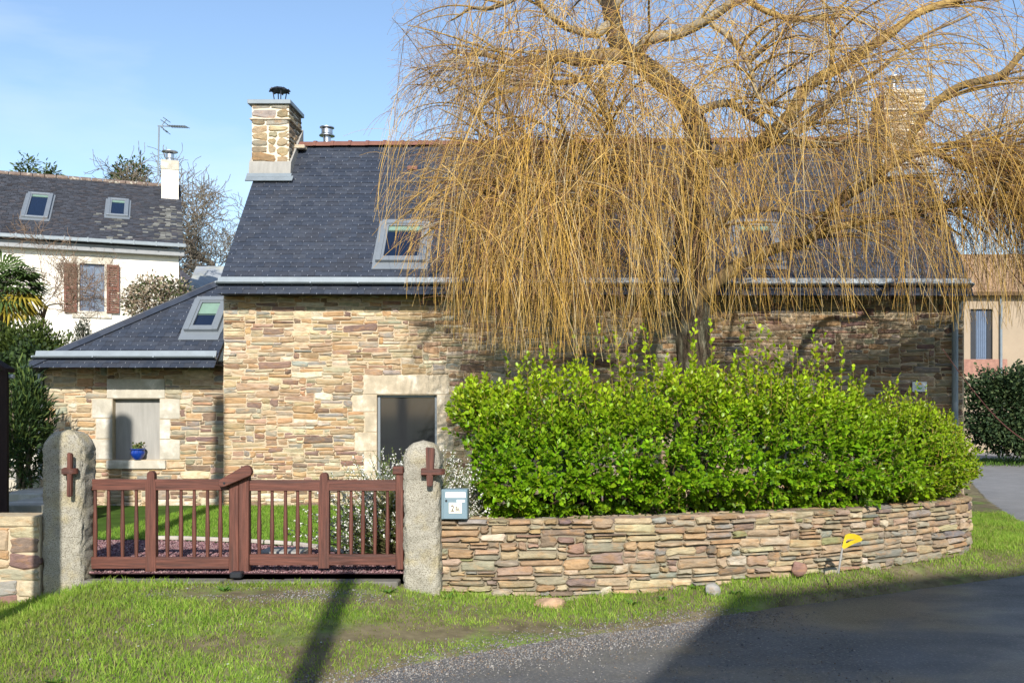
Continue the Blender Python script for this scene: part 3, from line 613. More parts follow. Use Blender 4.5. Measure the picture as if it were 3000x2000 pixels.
# loose gravel
def pebbles(name, pos, size, col, m, label=None, parent=None):
    N = len(pos); o = np.array([(1, 0, 0), (-1, 0, 0), (0, 1, 0), (0, -1, 0), (0, 0, .7), (0, 0, -.6)]); f = np.array([(0, 2, 4), (2, 1, 4), (1, 3, 4), (3, 0, 4), (2, 0, 5), (1, 2, 5), (3, 1, 5), (0, 3, 5)])
    a = rng.uniform(0, 6.28, N); sc = size[:, None] * rng.uniform(.6, 1.3, (N, 3)); ob = o[None] * sc[:, None] * rng.uniform(.75, 1.25, (N, 6, 1))
    c, s = np.cos(a)[:, None], np.sin(a)[:, None]; V = np.stack([ob[..., 0] * c - ob[..., 1] * s, ob[..., 0] * s + ob[..., 1] * c, ob[..., 2]], -1) + pos[:, None]
    Fq = f[None] + (np.arange(N) * 6)[:, None, None]
    return tag(np_obj(name, V.reshape(-1, 3), [Fq.reshape(-1, 3)], m, parent, np.repeat(col, 6, 0)), label, kind='stuff')
def pts_in(n, x0, x1, y0, y1, keep):
    x, y = rng.uniform(x0, x1, n), rng.uniform(y0, y1, n); k = keep(x, y); return x[k], y[k]
x, y = pts_in(22000, -6.6, -1.5, 9.86, 12.5, lambda x, y: y < DRV(x)); N = len(x)
base = np.array([(.19, .10, .108), (.24, .135, .135), (.13, .075, .085), (.28, .19, .185)])[rng.integers(0, 4, N)] * rng.uniform(.7, 1.3, (N, 1))
pebbles('driveway_gravel', np.stack([x, y, np.full(N, -.022)], -1), rng.uniform(.008, .019, N), base, m_pebble, 'purple slate chippings on the driveway')
def bare(x, y):                                          # worn spots of the verge
    b = np.exp(-(((x + 2.75) / 1.25) ** 2 + ((y - 9.25) / .27) ** 2)) * 1.0
    b += np.exp(-(((x + .9) / 1.3) ** 2 + ((y - 8.55 - .35 * (x + .9)) / .26) ** 2)) * 1.0
    b += np.exp(-(((x + 2.3) / .9) ** 2 + ((y - 7.7) / .4) ** 2)) * .3
    b += .75 * np.exp(-((y - Ye(x) - .05) / .22) ** 2) + .6 * np.exp(-(((x - 3.9) / .8) ** 2 + ((y - 11.3) / .2) ** 2)) + .35 * np.exp(-(((x - 6.2) / .6) ** 2 + ((y - 12.9) / .5) ** 2))
    return np.clip(b, 0, 1)
x, y = pts_in(150000, -5, 2.4, 6.2, 10.4, lambda x, y: (rng.random(len(x)) < (1.1 * np.exp(-((y - Ye(x) + .12) / .38) ** 2) * np.clip((2.2 - x) / 1.2, 0, 1) + .55 * np.exp(-(((x + 2.7) / 1.1) ** 2 + ((y - 9.3) / .2) ** 2)) * (vnoise(x, y, 4, 5) > .4) * 1.3 + .004 + .03 * (y < Ye(x)))) & (y < 9.72)); N = len(x)
z = np.maximum(ROADZ + .003, verge_z(x, y) + .004)
base = np.array([(.22, .21, .20), (.17, .165, .165), (.30, .28, .25), (.12, .115, .12), (.2, .15, .11)])[rng.integers(0, 5, N)] * rng.uniform(.7, 1.25, (N, 1))
pebbles('roadside_gravel', np.stack([x, y, z], -1), rng.uniform(.004, .0095, N) * np.where(rng.random(N) < .05, 1.8, 1), base, m_pebble, 'loose grey gravel along the edge of the lane')

# ------------------------------------------------------------------ garden walls
def spline(pts, n):
    pts = np.array(pts, float); d = np.r_[0, np.cumsum(np.linalg.norm(np.diff(pts, axis=0), axis=1))]; t = np.linspace(0, d[-1], n)
    m = np.gradient(pts, d, axis=0); out = []
    for u in t:
        i = min(max(np.searchsorted(d, u) - 1, 0), len(d) - 2); h = d[i + 1] - d[i]; s = (u - d[i]) / h
        out.append((2 * s**3 - 3 * s**2 + 1) * pts[i] + (s**3 - 2 * s**2 + s) * h * m[i] + (-2 * s**3 + 3 * s**2) * pts[i + 1] + (s**3 - s**2) * h * m[i + 1])
    return np.array(out)
WC = spline(WP, 240); WS = np.r_[0, np.cumsum(np.linalg.norm(np.diff(WC, axis=0), axis=1))]; WT = np.gradient(WC, WS, axis=0); WT /= np.linalg.norm(WT, axis=1)[:, None]
def wpath(s, off=0.0):
    """point on the wall's face line, off metres out towards the road"""
    x, y = np.interp(s, WS, WC[:, 0]), np.interp(s, WS, WC[:, 1]); tx, ty = np.interp(s, WS, WT[:, 0]), np.interp(s, WS, WT[:, 1]); l = np.hypot(tx, ty)
    return x + ty / l * off, y - tx / l * off
gwall = thing('garden_wall', (1.5, 10.3, -.3), 'low curved dry-look stone wall below the bright green hedge', 'wall')
WTOP, WTH, WB = .50, .36, -.42
mb = MB(); ns = 90; ssn = np.linspace(0, WS[-1], ns); V = []
for s in ssn:
    a, b = wpath(s, -.012), wpath(s, -WTH); V += [(a[0], a[1], WB), (a[0], a[1], WTOP - .012), (b[0], b[1], WTOP - .012), (b[0], b[1], WB)]
Fc = []
for i in range(ns - 1): b = i * 4; Fc += [(b, b + 1, b + 5, b + 4), (b + 1, b + 2, b + 6, b + 5), (b + 2, b + 3, b + 7, b + 6)]
Fc += [(0, 1, 2, 3), ((ns - 1) * 4, (ns - 1) * 4 + 1, (ns - 1) * 4 + 2, (ns - 1) * 4 + 3)]
mb.add(V, Fc).build('core', m_mortar2, gwall)
GPAL = [((.42, .32, .19), 5), ((.45, .34, .20), 4), ((.41, .26, .13), 2), ((.34, .23, .14), 2.4), ((.25, .175, .125), 1.3), ((.23, .165, .135), .8), ((.33, .29, .20), 3.5), ((.28, .265, .225), 1.6), ((.48, .41, .29), 1.4), ((.37, .26, .18), .7)]
rg = np.random.default_rng(51); st = rubble(WS[-1], WTOP - WB, rg, (), wr=(.1, .44), hr=(.026, .125))
def wmap(s, z, d): x, y = wpath(s, d - .004); return (float(x), float(y), WB + z)
def wcol(s, c):
    k = np.clip((s[0] - 3.2) / 3, 0, 1); g = c.mean(); c = c * (1 - .1 * k)
    if rg.random() < .012: return np.array((.23, .225, .11))     # mossy stone
    return c
lay_wall(st, wmap, gwall, rg, lambda x0, z0, x1, z1: (x1 - x0) * (z1 - z0) if (x1 < 8.4 and z1 > .12) else 0, prot=.034, gap=.0065, pal=GPAL, round_=.3, colf=wcol)
# flat cap stones on top
st = rubble(8.9, WTH, rg, (), wr=(.2, .6), hr=(.1, .2)); capm = MB()
for s in st:
    V, Fc = stone_geo(*s, rg, .006, .012, .35); c = stone_col(rg, GPAL) * .8; W_ = []
    for a, t, d in V: x, y = wpath(a, -t); W_.append((float(x), float(y), WTOP - .01 + d * .9))
    MB().add(W_, Fc, c).build('cap_stone', m_stone, gwall)
# plank edging behind the wall top
plk = thing('bed_edging', (2, 11.2, .3), 'weathered dark plank edging at the foot of the hedge', 'edging')
for k in range(7):
    a, b = wpath(.75 + k * 1.1, -.8), wpath(.75 + (k + 1) * 1.1 - .02, -.8); a, b = np.array((*a, .26)), np.array((*b, .26)); MB().obox(a, b - a, (0, .03, 0), (0, 0, .42)).build('plank', m_blackwood, plk, bevel=.004)
# left stub
lwall = thing('garden_wall', (-6.2, 9.8, -.35), 'short stub of big squared stones left of the gatepost', 'wall')
lx0, lx1 = -7.6, -5.235
MB().box(lx0, lx1, 9.715, 10.05, -.45, .55).build('core', m_mortar, lwall)
rg = np.random.default_rng(54); st = [s for s in rubble(lx1 - lx0, .90, rg, (), wr=(.2, .5), hr=(.09, .24))]
lay_wall(st, lambda x, z, d: (lx1 - x, 9.71 - d, -.45 + z), lwall, rg, lambda *a: 1, prot=.012, gap=.008, pal=[((.50, .41, .26), 5), ((.46, .35, .2), 3), ((.46, .27, .12), 1.5), ((.24, .145, .11), 1), ((.3, .29, .26), 1)], round_=.2)
for k in range(4):
    x0 = lx0 + k * (lx1 - lx0) / 4; MB().box(x0 + .006, x0 + (lx1 - lx0) / 4 - .004, 9.69, 10.07, .455, .563 - .006 * (k % 2), stone_col(rg, [((.50, .41, .26), 1)])).build('cap_stone', m_stone, lwall, bevel=.012, seg=2)
# loose boulders at the wall foot
def boulder(name, c, r, col, seed, label):
    bm = bmesh.new(); bmesh.ops.create_icosphere(bm, subdivisions=3, radius=1); g = np.random.default_rng(seed); dirs = g.normal(0, 1, (14, 3)); dirs /= np.linalg.norm(dirs, axis=1)[:, None]; lim = g.uniform(.62, .9, 14)
    for v in bm.verts:
        p = np.array(v.co)
        for d_, l_ in zip(dirs, lim):
            e = p @ d_
            if e > l_: p = p - d_ * (e - l_) * .85
        v.co = Vector((c[0] + p[0] * r[0], c[1] + p[1] * r[1], c[2] + p[2] * r[2]))
    me = bpy.data.meshes.new(name); bm.to_mesh(me); bm.free(); a = me.color_attributes.new('Col', 'FLOAT_COLOR', 'POINT'); cc = np.ones((len(me.vertices), 4), np.float32); cc[:, :3] = col; a.data.foreach_set('color', cc.ravel())
    me.materials.append(m_stone); return tag(link(bpy.data.objects.new(name, me)), label, 'rock')
boulder('boulder', (-.24, 9.72, -.33), (.2, .15, .12), (.42, .28, .18), 3, 'pinkish flat rock lying in the grass at the wall foot')
boulder('boulder', P(2086, 1700, 10.05)[:2] + (-.24,), (.09, .08, .085), (.30, .29, .27), 5, 'small grey rock in the grass near the middle of the low wall')
boulder('boulder', P(2341, 1655, 10.62)[:2] + (-.10,), (.088, .07, .095), (.27, .16, .13), 6, 'rounded reddish stone bulging at the foot of the low wall')

# ------------------------------------------------------------------ gate
def gatepost(cx, w, y0, t, ztop, zbot, seed, label):
    root = thing('granite_gatepost', (cx, y0 + t / 2, zbot), label, 'gatepost')
    nz_, na = 64, 44; V = []; hw = w / 2; g = seed
    for i in range(nz_ + 1):
        f = i / nz_; z = zbot + (ztop - zbot) * f; dz = (ztop - z); rr = hw * 1.05
        k = math.sqrt(max(0, 1 - (1 - dz / rr) ** 2)) if dz < rr else 1.0
        kt = .45 + .55 * min(1, k)
        for j in range(na):
            a = 2 * math.pi * j / na; ca_, sa = math.cos(a), math.sin(a); e = .42
            x = math.copysign(abs(ca_) ** e, ca_) * hw * k * (1 + .05 * (f < .5) * (.5 - f)); y = math.copysign(abs(sa) ** e, sa) * t / 2 * (kt if k > 0.02 else .02)
            n1 = float(vnoise(a * 3 + g, z * 5, 1, g)) - .5; n2 = float(vnoise(a * 9 + g, z * 22, 1, g + 3)) - .5; n3 = float(vnoise(a * 20, z * 55, 1, g + 5)) - .5
            q = 1 + .05 * n1 / hw * .2 + (.026 * n2 + .012 * n3) / hw
            V.append((cx + x * q + .012 * (float(vnoise(0, z * 3, 1, g)) - .5), y0 + t / 2 + y * q, z))
    Fc = [(i * na + j, i * na + (j + 1) % na, (i + 1) * na + (j + 1) % na, (i + 1) * na + j) for i in range(nz_) for j in range(na)] + [tuple(range(na - 1, -1, -1)), tuple(nz_ * na + j for j in range(na))]
    MB().add(V, Fc).build('post', m_granite, root, smooth=True)
    return root
G = 9.95; gs = G / F
def gx_(px): return (px - CX) * gs
def gz_(py): return CAMH - (py - CY) * gs
gp1 = gatepost((184 - CX) * 9.76 / F, .405, 9.72, .34, gz_(1257), -.42, 2, 'granite gatepost with rounded top, in shade, beside the short wall stub')
gp2 = gatepost((1235 - CX) * 9.76 / F, .36, 9.72, .32, gz_(1288), -.42, 5, 'pale granite gatepost beside the mailbox')
# hinge brackets: a wooden loop let into the stone and a wedge peg through it
def hinge(parent, px, py, w, right):
    y = 9.73; x, z = (px - CX) * 9.64 / F, CAMH - (py - CY) * 9.64 / F
    n = 14; outl = []
    for i in range(n + 1): a = -math.pi / 2 + math.pi * i / n; outl.append((.062 * math.cos(a) + w, .062 * math.sin(a)))
    poly = [(0.0, -.062)] + [(u, v) for u, v in outl] + [(0.0, .062)]
    # the loop is a thick tongue seen from its edge: extrude vertically
    pts = [(x + u * (1 if right else 1) , y - .055 + v, z - .028) for u, v in poly]
    MB().prism(pts, (0, 0, .056)).build('hinge_loop', m_woodh, parent, bevel=.005)
    MB().box(x - .005, x + .05, y - .07, y + .03, z - .045, z + .035).build('hinge_tenon', m_woodh, parent, bevel=.004)
def wedge(parent, px, y0p, y1p, wt, wb):
    k_ = 9.62 / F; z0, z1 = CAMH - (y1p - CY) * k_, CAMH - (y0p - CY) * k_; x = (px - CX) * k_; y = 9.615
    MB().add([(x - wb, y, z0), (x + wb, y, z0), (x + wb, y + .05, z0), (x - wb, y + .05, z0), (x - wt + .006, y, z1), (x + wt + .006, y, z1 - .01), (x + wt + .006, y + .05, z1 - .01), (x - wt + .006, y + .05, z1)],
             [(0, 1, 2, 3), (4, 5, 6, 7), (0, 1, 5, 4), (1, 2, 6, 5), (2, 3, 7, 6), (3, 0, 4, 7)]).build('wedge_peg', m_wood, parent, bevel=.008, seg=2)
hinge(gp1, 183, 1380, .07, True); wedge(gp1, 201, 1325, 1455, .022, .02)
hinge(gp2, 1234, 1382, .165, True); wedge(gp2, 1258, 1309, 1425, .044, .026)

def gate_leaf(label, rails, stiles, mids, bals, bz):
    root = thing('gate_leaf', (gx_((rails[0][0] + rails[0][1]) / 2), G, -.05), label, 'gate', 'two leaves of the wooden driveway gate')
    for nm, (a, b, t, u) in zip(('top_rail', 'bottom_rail'), rails): MB().box(gx_(a), gx_(b), G - .028, G + .028, gz_(u), gz_(t)).build(nm, m_woodh, root, bevel=.005)
    for nm, a, b, t, u, dy in stiles: MB().box(gx_(a), gx_(b), G - .036 - dy, G + .036, gz_(u), gz_(t)).build(nm, m_wood, root, bevel=.006)
    for a, b, t, u in mids:
        h = (gx_(b) - gx_(a)) / 2; c = gx_((a + b) / 2); pr = [(c - h, G, gz_(u)), (c + h, G, gz_(u)), (c + h, G, gz_(t) - h * .75 - .07)]
        wn_ = h * .72; pr += [(c + wn_, G, gz_(t) - h * .75 - .06)] + [(c + wn_ * math.cos(q), G, gz_(t) - wn_ + wn_ * math.sin(q)) for q in np.linspace(0, math.pi, 9)] + [(c - wn_, G, gz_(t) - h * .75 - .06), (c - h, G, gz_(t) - h * .75 - .07)]
        MB().prism([(p[0], G - .0345, p[2]) for p in pr], (0, .066, 0)).build('middle_post', m_wood, root)
    for px in bals:
        c = gx_(px); zb, zt = gz_(bz[1]), gz_(bz[0]); Lb = zt - zb; prof = []
        for f in np.linspace(0, 1, 12): prof.append((.0155 + .0075 * math.exp(-((f - .38) / .28) ** 2) + random.uniform(-.0004, .0004), f * Lb))
        MB().lathe(prof, (c + random.uniform(-.002, .002), G, zb), 10).build('baluster', m_wood, root, smooth='auto')
    return root
g1 = gate_leaf('weathered brown gate leaf with the diagonal latch bar, beside the shaded post', [(262, 674, 1403, 1435), (262, 674, 1630, 1664)], [('hinge_stile', 254, 268, 1400, 1668, 0), ('meeting_stile', 674, 702.5, 1392, 1679, .004)],
               [(430, 460, 1379, 1672)], [279, 318, 359, 400, 490, 530, 569, 608, 646], (1433, 1632))
g2 = gate_leaf('weathered brown gate leaf hung on the pale post by the mailbox', [(733, 1162, 1405, 1437), (733, 1162, 1622, 1654)], [('meeting_stile', 703.5, 733, 1374, 1677, .008), ('hinge_stile', 1161, 1183, 1388, 1666, .004)],
               [(935, 966, 1383, 1662)], [760, 797, 836, 872, 908, 993, 1029, 1064, 1099, 1135], (1435, 1624))
MB().box(gx_(1153), gx_(1184), G - .06, G + .05, gz_(1388), gz_(1365)).build('stile_cap', m_woodh, g2, bevel=.008)
# latch bar: tapered rounded plank, pivot bolt
a, b = np.array((gx_(663), gz_(1412))), np.array((gx_(735), gz_(1376))); t = (b - a) / np.linalg.norm(b - a); nn = np.array((-t[1], t[0])); pr = []
for q in np.linspace(math.pi / 2, 3 * math.pi / 2, 9): pr.append(a + .042 * (t * math.cos(q) + nn * math.sin(q)))
for q in np.linspace(-math.pi / 2, math.pi / 2, 9): pr.append(b + .058 * (t * math.cos(q) * .7 + nn * math.sin(q)))
lb = MB().prism([(p[0], G - .115, p[1]) for p in pr], (0, .06, 0)).build('latch_bar', m_woodh, g1, bevel=.006)
MB().tube([(a[0] + .02, G - .122, a[1]), (a[0] + .02, G - .05, a[1])], .011, 10).build('pivot_bolt', m_darkmetal, lb)
tag(MB().box(gx_(688), gx_(722), G - .16, G - .05, gz_(1686), gz_(1668)).build('gate_stop', m_darkmetal, bevel=.012), 'dark rounded ground stop where the two gate leaves meet', 'gate stop')

# ------------------------------------------------------------------ mailbox
mbx = thing('mailbox', (gx_(1330), 9.9, .505), 'blue-grey mailbox numbered 2 Bis on the wall end by the gatepost', 'mailbox')
my = 9.84; ms = my / F
def qx(px): return (px - CX) * ms
def qz(py): return CAMH - (py - CY) * ms
x0, x1, z0, z1 = qx(1292), qx(1369), max(.502, qz(1521)), qz(1433)
MB().box(x0, x1, my + .012, my + .17, z0, z1).build('body', m_mailbox, mbx, bevel=.006)
dr = MB().box(x0 + .022, x1 - .004, my, my + .011, z0 + .006, z1 - .006).build('door', m_mailbox, mbx, bevel=.003)
MB().box(qx(1305.5), qx(1364), my - .004, my, qz(1457), qz(1441)).build('letter_flap', m_white, dr)
MB().tube([(qx(1307.5), my - .006, qz(1466)), (qx(1307.5), my, qz(1466))], .011, 14).build('lock', m_darkmetal, dr)
MB().box(qx(1338), qx(1362), my - .003, my, qz(1470), qz(1463)).build('name_slot', m_white, dr)
pl = MB().box(qx(1315), qx(1353), my - .005, my, qz(1503), qz(1471.5)).build('number_plate', m_cream, mbx, bevel=.0015)
mb = MB(); a0, a1, c0, c1, w_ = qx(1318), qx(1350), qz(1500), qz(1474.5), .0022; ck = .014; o_ = [(a0 + ck, c0), (a1 - ck, c0), (a1, c0 + ck), (a1, c1 - ck), (a1 - ck, c1), (a0 + ck, c1), (a0, c1 - ck), (a0, c0 + ck)]
cxp, czp = (a0 + a1) / 2, (c0 + c1) / 2
for i in range(8):
    p, q_ = np.array(o_[i]), np.array(o_[(i + 1) % 8]); sc_ = lambda r: np.array((cxp, czp)) + (r - (cxp, czp)) * .95
    mb.add([(p[0], my - .0056, p[1]), (q_[0], my - .0056, q_[1]), (sc_(q_)[0], my - .0056, sc_(q_)[1]), (sc_(p)[0], my - .0056, sc_(p)[1])], [(0, 1, 2, 3)])
mb.build('plate_border', m_ink, pl)
def text(body, x, z, size, y, m, parent, name, sx=1.0, bold=.0014):
    cu = bpy.data.curves.new(name, 'FONT'); cu.body = body; cu.size = size; cu.extrude = .0003; cu.align_x = 'CENTER'; cu.offset = bold; cu.resolution_u = 3
    tmp = bpy.data.objects.new('tmp', cu); COL.objects.link(tmp); bpy.context.view_layer.update(); me = bpy.data.meshes.new_from_object(tmp); bpy.data.objects.remove(tmp); me.materials.clear(); me.materials.append(m)
    o = bpy.data.objects.new(name, me); link(o, parent); o.matrix_basis = Matrix.Translation((x, y, z)) @ Matrix.Rotation(R(90), 4, 'X') @ Matrix.Diagonal((sx, 1, 1, 1)); return o
text('2', qx(1326), qz(1496.5), .086, my - .0057, m_ink, pl, 'number_digit', .78)
text('Bis', qx(1340.5), qz(1496), .064, my - .0057, m_ink, pl, 'number_word', .56, .001)

# ------------------------------------------------------------------ small things
pot = thing('flower_pot', (ax(403), AY + .02, az(1346)), 'glazed blue pot with a small plant on the blocked window sill', 'flower pot')
pc = (ax(404), AY + .0, az(1346) + .003)
MB().lathe([(.055, 0), (.085, .03), (.115, .09), (.118, .12), (.108, .155), (.108, .162), (.128, .168), (.13, .18), (.12, .186), (.105, .183), (.1, .15)], pc, 28).build('pot', m_bluepot, pot, smooth='auto')
def leaf_arr(pos, d, nv, L, W, col, fold=.25):
    """N leaves: 6 vertices (base, two sides x2, tip) bent along the midrib"""
    d = d / (np.linalg.norm(d, axis=1)[:, None] + 1e-9); s = np.cross(d, nv); s /= (np.linalg.norm(s, axis=1)[:, None] + 1e-9); n_ = np.cross(s, d); L, W = L[:, None], W[:, None]
    mid = pos + d * L * .5 - n_ * W * fold * .4
    V = np.stack([pos, pos + d * L * .38 + s * W * .5 + n_ * W * fold * .3, pos + d * L * .42 - n_ * W * fold * .3, pos + d * L * .38 - s * W * .5 + n_ * W * fold * .3, pos + d * L * .75 + s * W * .36 + n_ * W * fold * .1 - np.array((0, 0, .04)) * L, pos + d * L * .75 - s * W * .36 + n_ * W * fold * .1 - np.array((0, 0, .04)) * L, pos + d * L - np.array((0, 0, .12)) * L], 1)
    f4 = np.array([(2, 1, 4, 6), (2, 6, 5, 3)]); f3 = np.array([(0, 1, 2), (0, 2, 3)]); b = (np.arange(len(pos)) * 7)[:, None, None]
    return V.reshape(-1, 3), [(f4[None] + b).reshape(-1, 4), (f3[None] + b).reshape(-1, 3)], np.repeat(col, 7, 0)
def rdir(n, up=0.0):
    d = rng.normal(0, 1, (n, 3)); d[:, 2] += up; return d / np.linalg.norm(d, axis=1)[:, None]
N = 90; d = rdir(N, .8); pos = np.array(pc) + np.array((0, 0, .17)) + d * rng.uniform(.03, .12, (N, 1)) * np.array((1, .8, 1.2))
V, Fc, C = leaf_arr(pos, rdir(N, .3), rdir(N, 1), rng.uniform(.035, .06, N), rng.uniform(.03, .05, N), np.array([(.10, .15, .04), (.16, .15, .05), (.07, .11, .03)])[rng.integers(0, 3, N)])
tag(np_obj('plant', V, Fc, m_leaf2, pot, C), kind='stuff')
# bowl lamp on the cottage wall
lp = thing('wall_lamp', (wx(1711), WY - .05, wz(1050)), 'round glass bowl lamp on the cottage wall above the hedge', 'wall lamp')
MB().lathe([(.02, -.115), (.09, -.10), (.14, -.05), (.155, 0), (.15, 0), (.1, .0)], (wx(1711), WY - .17, wz(1052)), 20).build('bowl', m_zinc, lp, smooth='auto')
MB().tube([(wx(1711), WY - .17, wz(1052)), (wx(1711), WY - .17, wz(1030)), (wx(1711), WY - .01, wz(1024))], .012, 8).build('bracket', m_darkmetal, lp)
# plaque
pq = thing('wall_plaque', (wx(2692), WY - .03, wz(1133)), 'white plaque with a green and yellow swirl, fixed near the downpipe', 'plaque')
MB().box(wx(2671), wx(2713), WY - .036, WY - .028, wz(1147), wz(1118)).build('board', m_white, pq)
def swirl(r0, r1, a0, a1, cxp, czp, y, colr, nm):
    m_ = mat(nm + '_ink', colr, .6, var=0); n = 18; V = []
    for i in range(n + 1):
        a = lerp(a0, a1, i / n); w = math.sin(math.pi * (i + .3) / (n + .6)); rm, hw = (r0 + r1) / 2, (r1 - r0) / 2 * w; V += [(cxp + (rm - hw) * math.cos(a), y, czp + (rm - hw) * math.sin(a)), (cxp + (rm + hw) * math.cos(a), y, czp + (rm + hw) * math.sin(a))]
    MB().add(V, [(2 * i, 2 * i + 1, 2 * i + 3, 2 * i + 2) for i in range(n)]).build(nm, m_, pq)
cxp, czp = wx(2693), wz(1130)
swirl(.03, .062, R(150), R(335), cxp, czp, WY - .0367, (.2, .55, .08), 'green_swirl'); swirl(.004, .05, R(10), R(170), cxp, czp + .008, WY - .0372, (.75, .42, .04), 'yellow_swirl'); swirl(.066, .072, R(140), R(290), cxp, czp, WY - .0377, (.2, .45, .6), 'blue_swirl')
# yellow pipeline marker
mk = thing('marker_post', P(2465, 1672, 10.35)[:2] + (-.24,), 'yellow plastic marker flag on a grey stake before the low wall', 'marker post')
y = 10.32; ps = y / F
def kx_(px): return (px - CX) * ps
def kz_(py): return CAMH - (py - CY) * ps
MB().tube([(kx_(2456), y, kz_(1678)), (kx_(2468), y, kz_(1603))], .011, 8).build('stake', m_concrete, mk)
def flag(pts, dy0, dy1, nm):
    V = []; Fc = []; n = len(pts)
    for k, dy in enumerate((dy0, dy1)): V += [(kx_(px), y + dy + bend, kz_(py)) for px, py, bend in pts]
    return V
outer = [(2466, 1606), (2472, 1580), (2476, 1566), (2486, 1561), (2500, 1561), (2512, 1566), (2519, 1575), (2516, 1581), (2498, 1590), (2484, 1600), (2472, 1607)]
inner = [(2477, 1589), (2478, 1584), (2479, 1580), (2483, 1578), (2490, 1578), (2497, 1577), (2501, 1577), (2497, 1580), (2490, 1583), (2483, 1588), (2479, 1590)]
V = []; n = len(outer)
for dy in (0, .012):
    for px, py in outer: V.append((kx_(px), y + dy - .10 * ((px - 2466) / 53) ** 1.5, kz_(py)))
    for px, py in inner: V.append((kx_(px), y + dy - .10 * ((px - 2466) / 53) ** 1.5, kz_(py)))
Fc = []
for i in range(n):
    k = (i + 1) % n; Fc += [(i, k, n + k, n + i), (2 * n + i, 3 * n + i, 3 * n + k, 2 * n + k), (i, 2 * n + i, 2 * n + k, k), (n + i, n + k, 3 * n + k, 3 * n + i)]
MB().add(V, Fc).build('flag', m_yellow, mk)

# ------------------------------------------------------------------ things out of frame that throw the shadows in the photograph
tan_s = math.tan(SUN_EL) / math.cos(SUN_AZ); dxs = math.tan(SUN_AZ)
def back(X, Y, Z, Y1): return (X + (Y - Y1) * dxs, Y1, Z + (Y - Y1) * tan_s)
def upole(X, Y, ztop, r, label):
    root = thing('utility_pole', (X, Y, float(verge_z(X, Y)) if Y > 3 else ROADZ), label, 'utility pole')
    MB().tube([(X, Y, -.6), (X, Y, ztop)], [r, r * .72], 12).build('pole', m_pole, root, smooth='auto')
    MB().lathe([(r * .72, 0), (r * .5, .06), (.01, .08)], (X, Y, ztop), 12).build('cap', m_darkmetal, root)
    return root
t = back(-5.95, 16.6, 1.75, 6.0); upole(t[0], 6.0, t[2], .15, 'wooden utility pole on the verge, out of frame, shading the gatepost')
t = back(-2.25, 9.9, -.05, -3.0); upole(t[0], -3.0, t[2], .15, 'wooden utility pole behind the viewer, shading the grass before the gate')
t = back(-7.66, 16.75, 1.42, 7.0); upole(t[0], 7.0, t[2], .27, 'stout round-topped shadow caster added out of frame to shade the blocked window')  # added only to cast the rounded shadow; the real caster is unknown
# gabled house across the lane, behind the viewer
prof = []
for px, py, zz in ((1700, 2160, ROADZ), (1880, 2000, ROADZ), (2135, 1752, -.34), (2300, 1733, -.3), (2550, 1711, -.33), (2790, 1688, -.36), (2945, 1678, -.36)):
    d = (CAMH - zz) * F / (py - CY); prof.append(back((px - CX) * d / F, d, zz, -6.0))
prof = [(p[0], p[2]) for p in prof]; xe = prof[-1][0]
nb = thing('neighbour_house', (8, -9, -.4), 'neighbour house across the lane, out of frame, shading the road', 'house')
prof = [(prof[0][0] + .0, 0)] + prof + [(xe + 2.5, prof[-1][1] + 1.0), (xe + 7, prof[-1][1] + .4), (xe + 9, prof[-1][1] - 2.0), (xe + 9, 0)]
MB().prism([(a, -6.0, b if b else -.45) for a, b in prof], (0, -7, 0)).build('wall', m_render, nb)

# ------------------------------------------------------------------ white house in the background, left
wc = np.array((-12.2, 30.6, 0.0)); we = nrm((-math.cos(R(22.6)), -math.sin(R(22.6)), 0)); wnv = nrm((-1.4, 4.7, 0)) * np.array((1, 1, 1)); wnv = nrm((we[1], -we[0], 0)); wnv = wnv if wnv[1] > 0 else -wnv
def WL(u, w, z): return tuple(wc + we * u + wnv * w + np.array((0, 0, z)))
def wuv(px, py, w=0.0): h_ = hit(px, py, WL(0, w, 0), wnv); r = h_ - wc; return float(r @ we), float(h_[2])
wh = thing('white_house', tuple(wc), 'white rendered house with slate roof and brown shutters behind the annex', 'house')
def wbox(mb, u0, u1, w0, w1, z0, z1): return mb.obox(WL(u0, w0, z0), we * (u1 - u0), wnv * (w1 - w0), (0, 0, z1 - z0))
UW = 9.0; eu, ez_ = wuv(527, 722); wez = 6.55
o = [*wuv(306, 775), *wuv(233, 910)]; wo = (o[0], o[3], o[2], o[1])   # u0,z0,u1,z1
mb = MB(); xs = [0, wo[0], wo[2], UW]; zs = [-.3, wo[1], wo[3], wez]
for i in range(3):
    for k in range(3):
        if i == 1 and k == 1: continue
        wbox(mb, xs[i], xs[i + 1], 0, .25, zs[k], zs[k + 1])
wbox(mb, 0.002, UW, .25, 7.5, -.3, wez - .01)
mb.prism([WL(.002, .2, wez - .02), WL(.002, 3.9, 9.1), WL(.002, 7.5, wez - .02)], we * .3)
mb.build('wall', m_render, wh)
# roof
rz = 9.28; rw = 3.9; ew, ezr = -.35, 6.62
def wroof(u, t): return WL(u, lerp(ew, rw, t), lerp(ezr, rz, t))
wrn = nrm(np.cross(we, np.array(wroof(0, 1)) - np.array(wroof(0, 0)))); wrn = wrn if wrn[2] > 0 else -wrn
mb = MB(); mb.prism([wroof(-.12, 0), wroof(UW, 0), wroof(UW, 1), wroof(-.12, 1)], -wrn * .08); mb.prism([wroof(-.12, 1), wroof(UW, 1), WL(UW, 8, 6.5), WL(-.12, 8, 6.5)], (0, 0, -.08)); mb.build('roof', m_oldslate, wh)
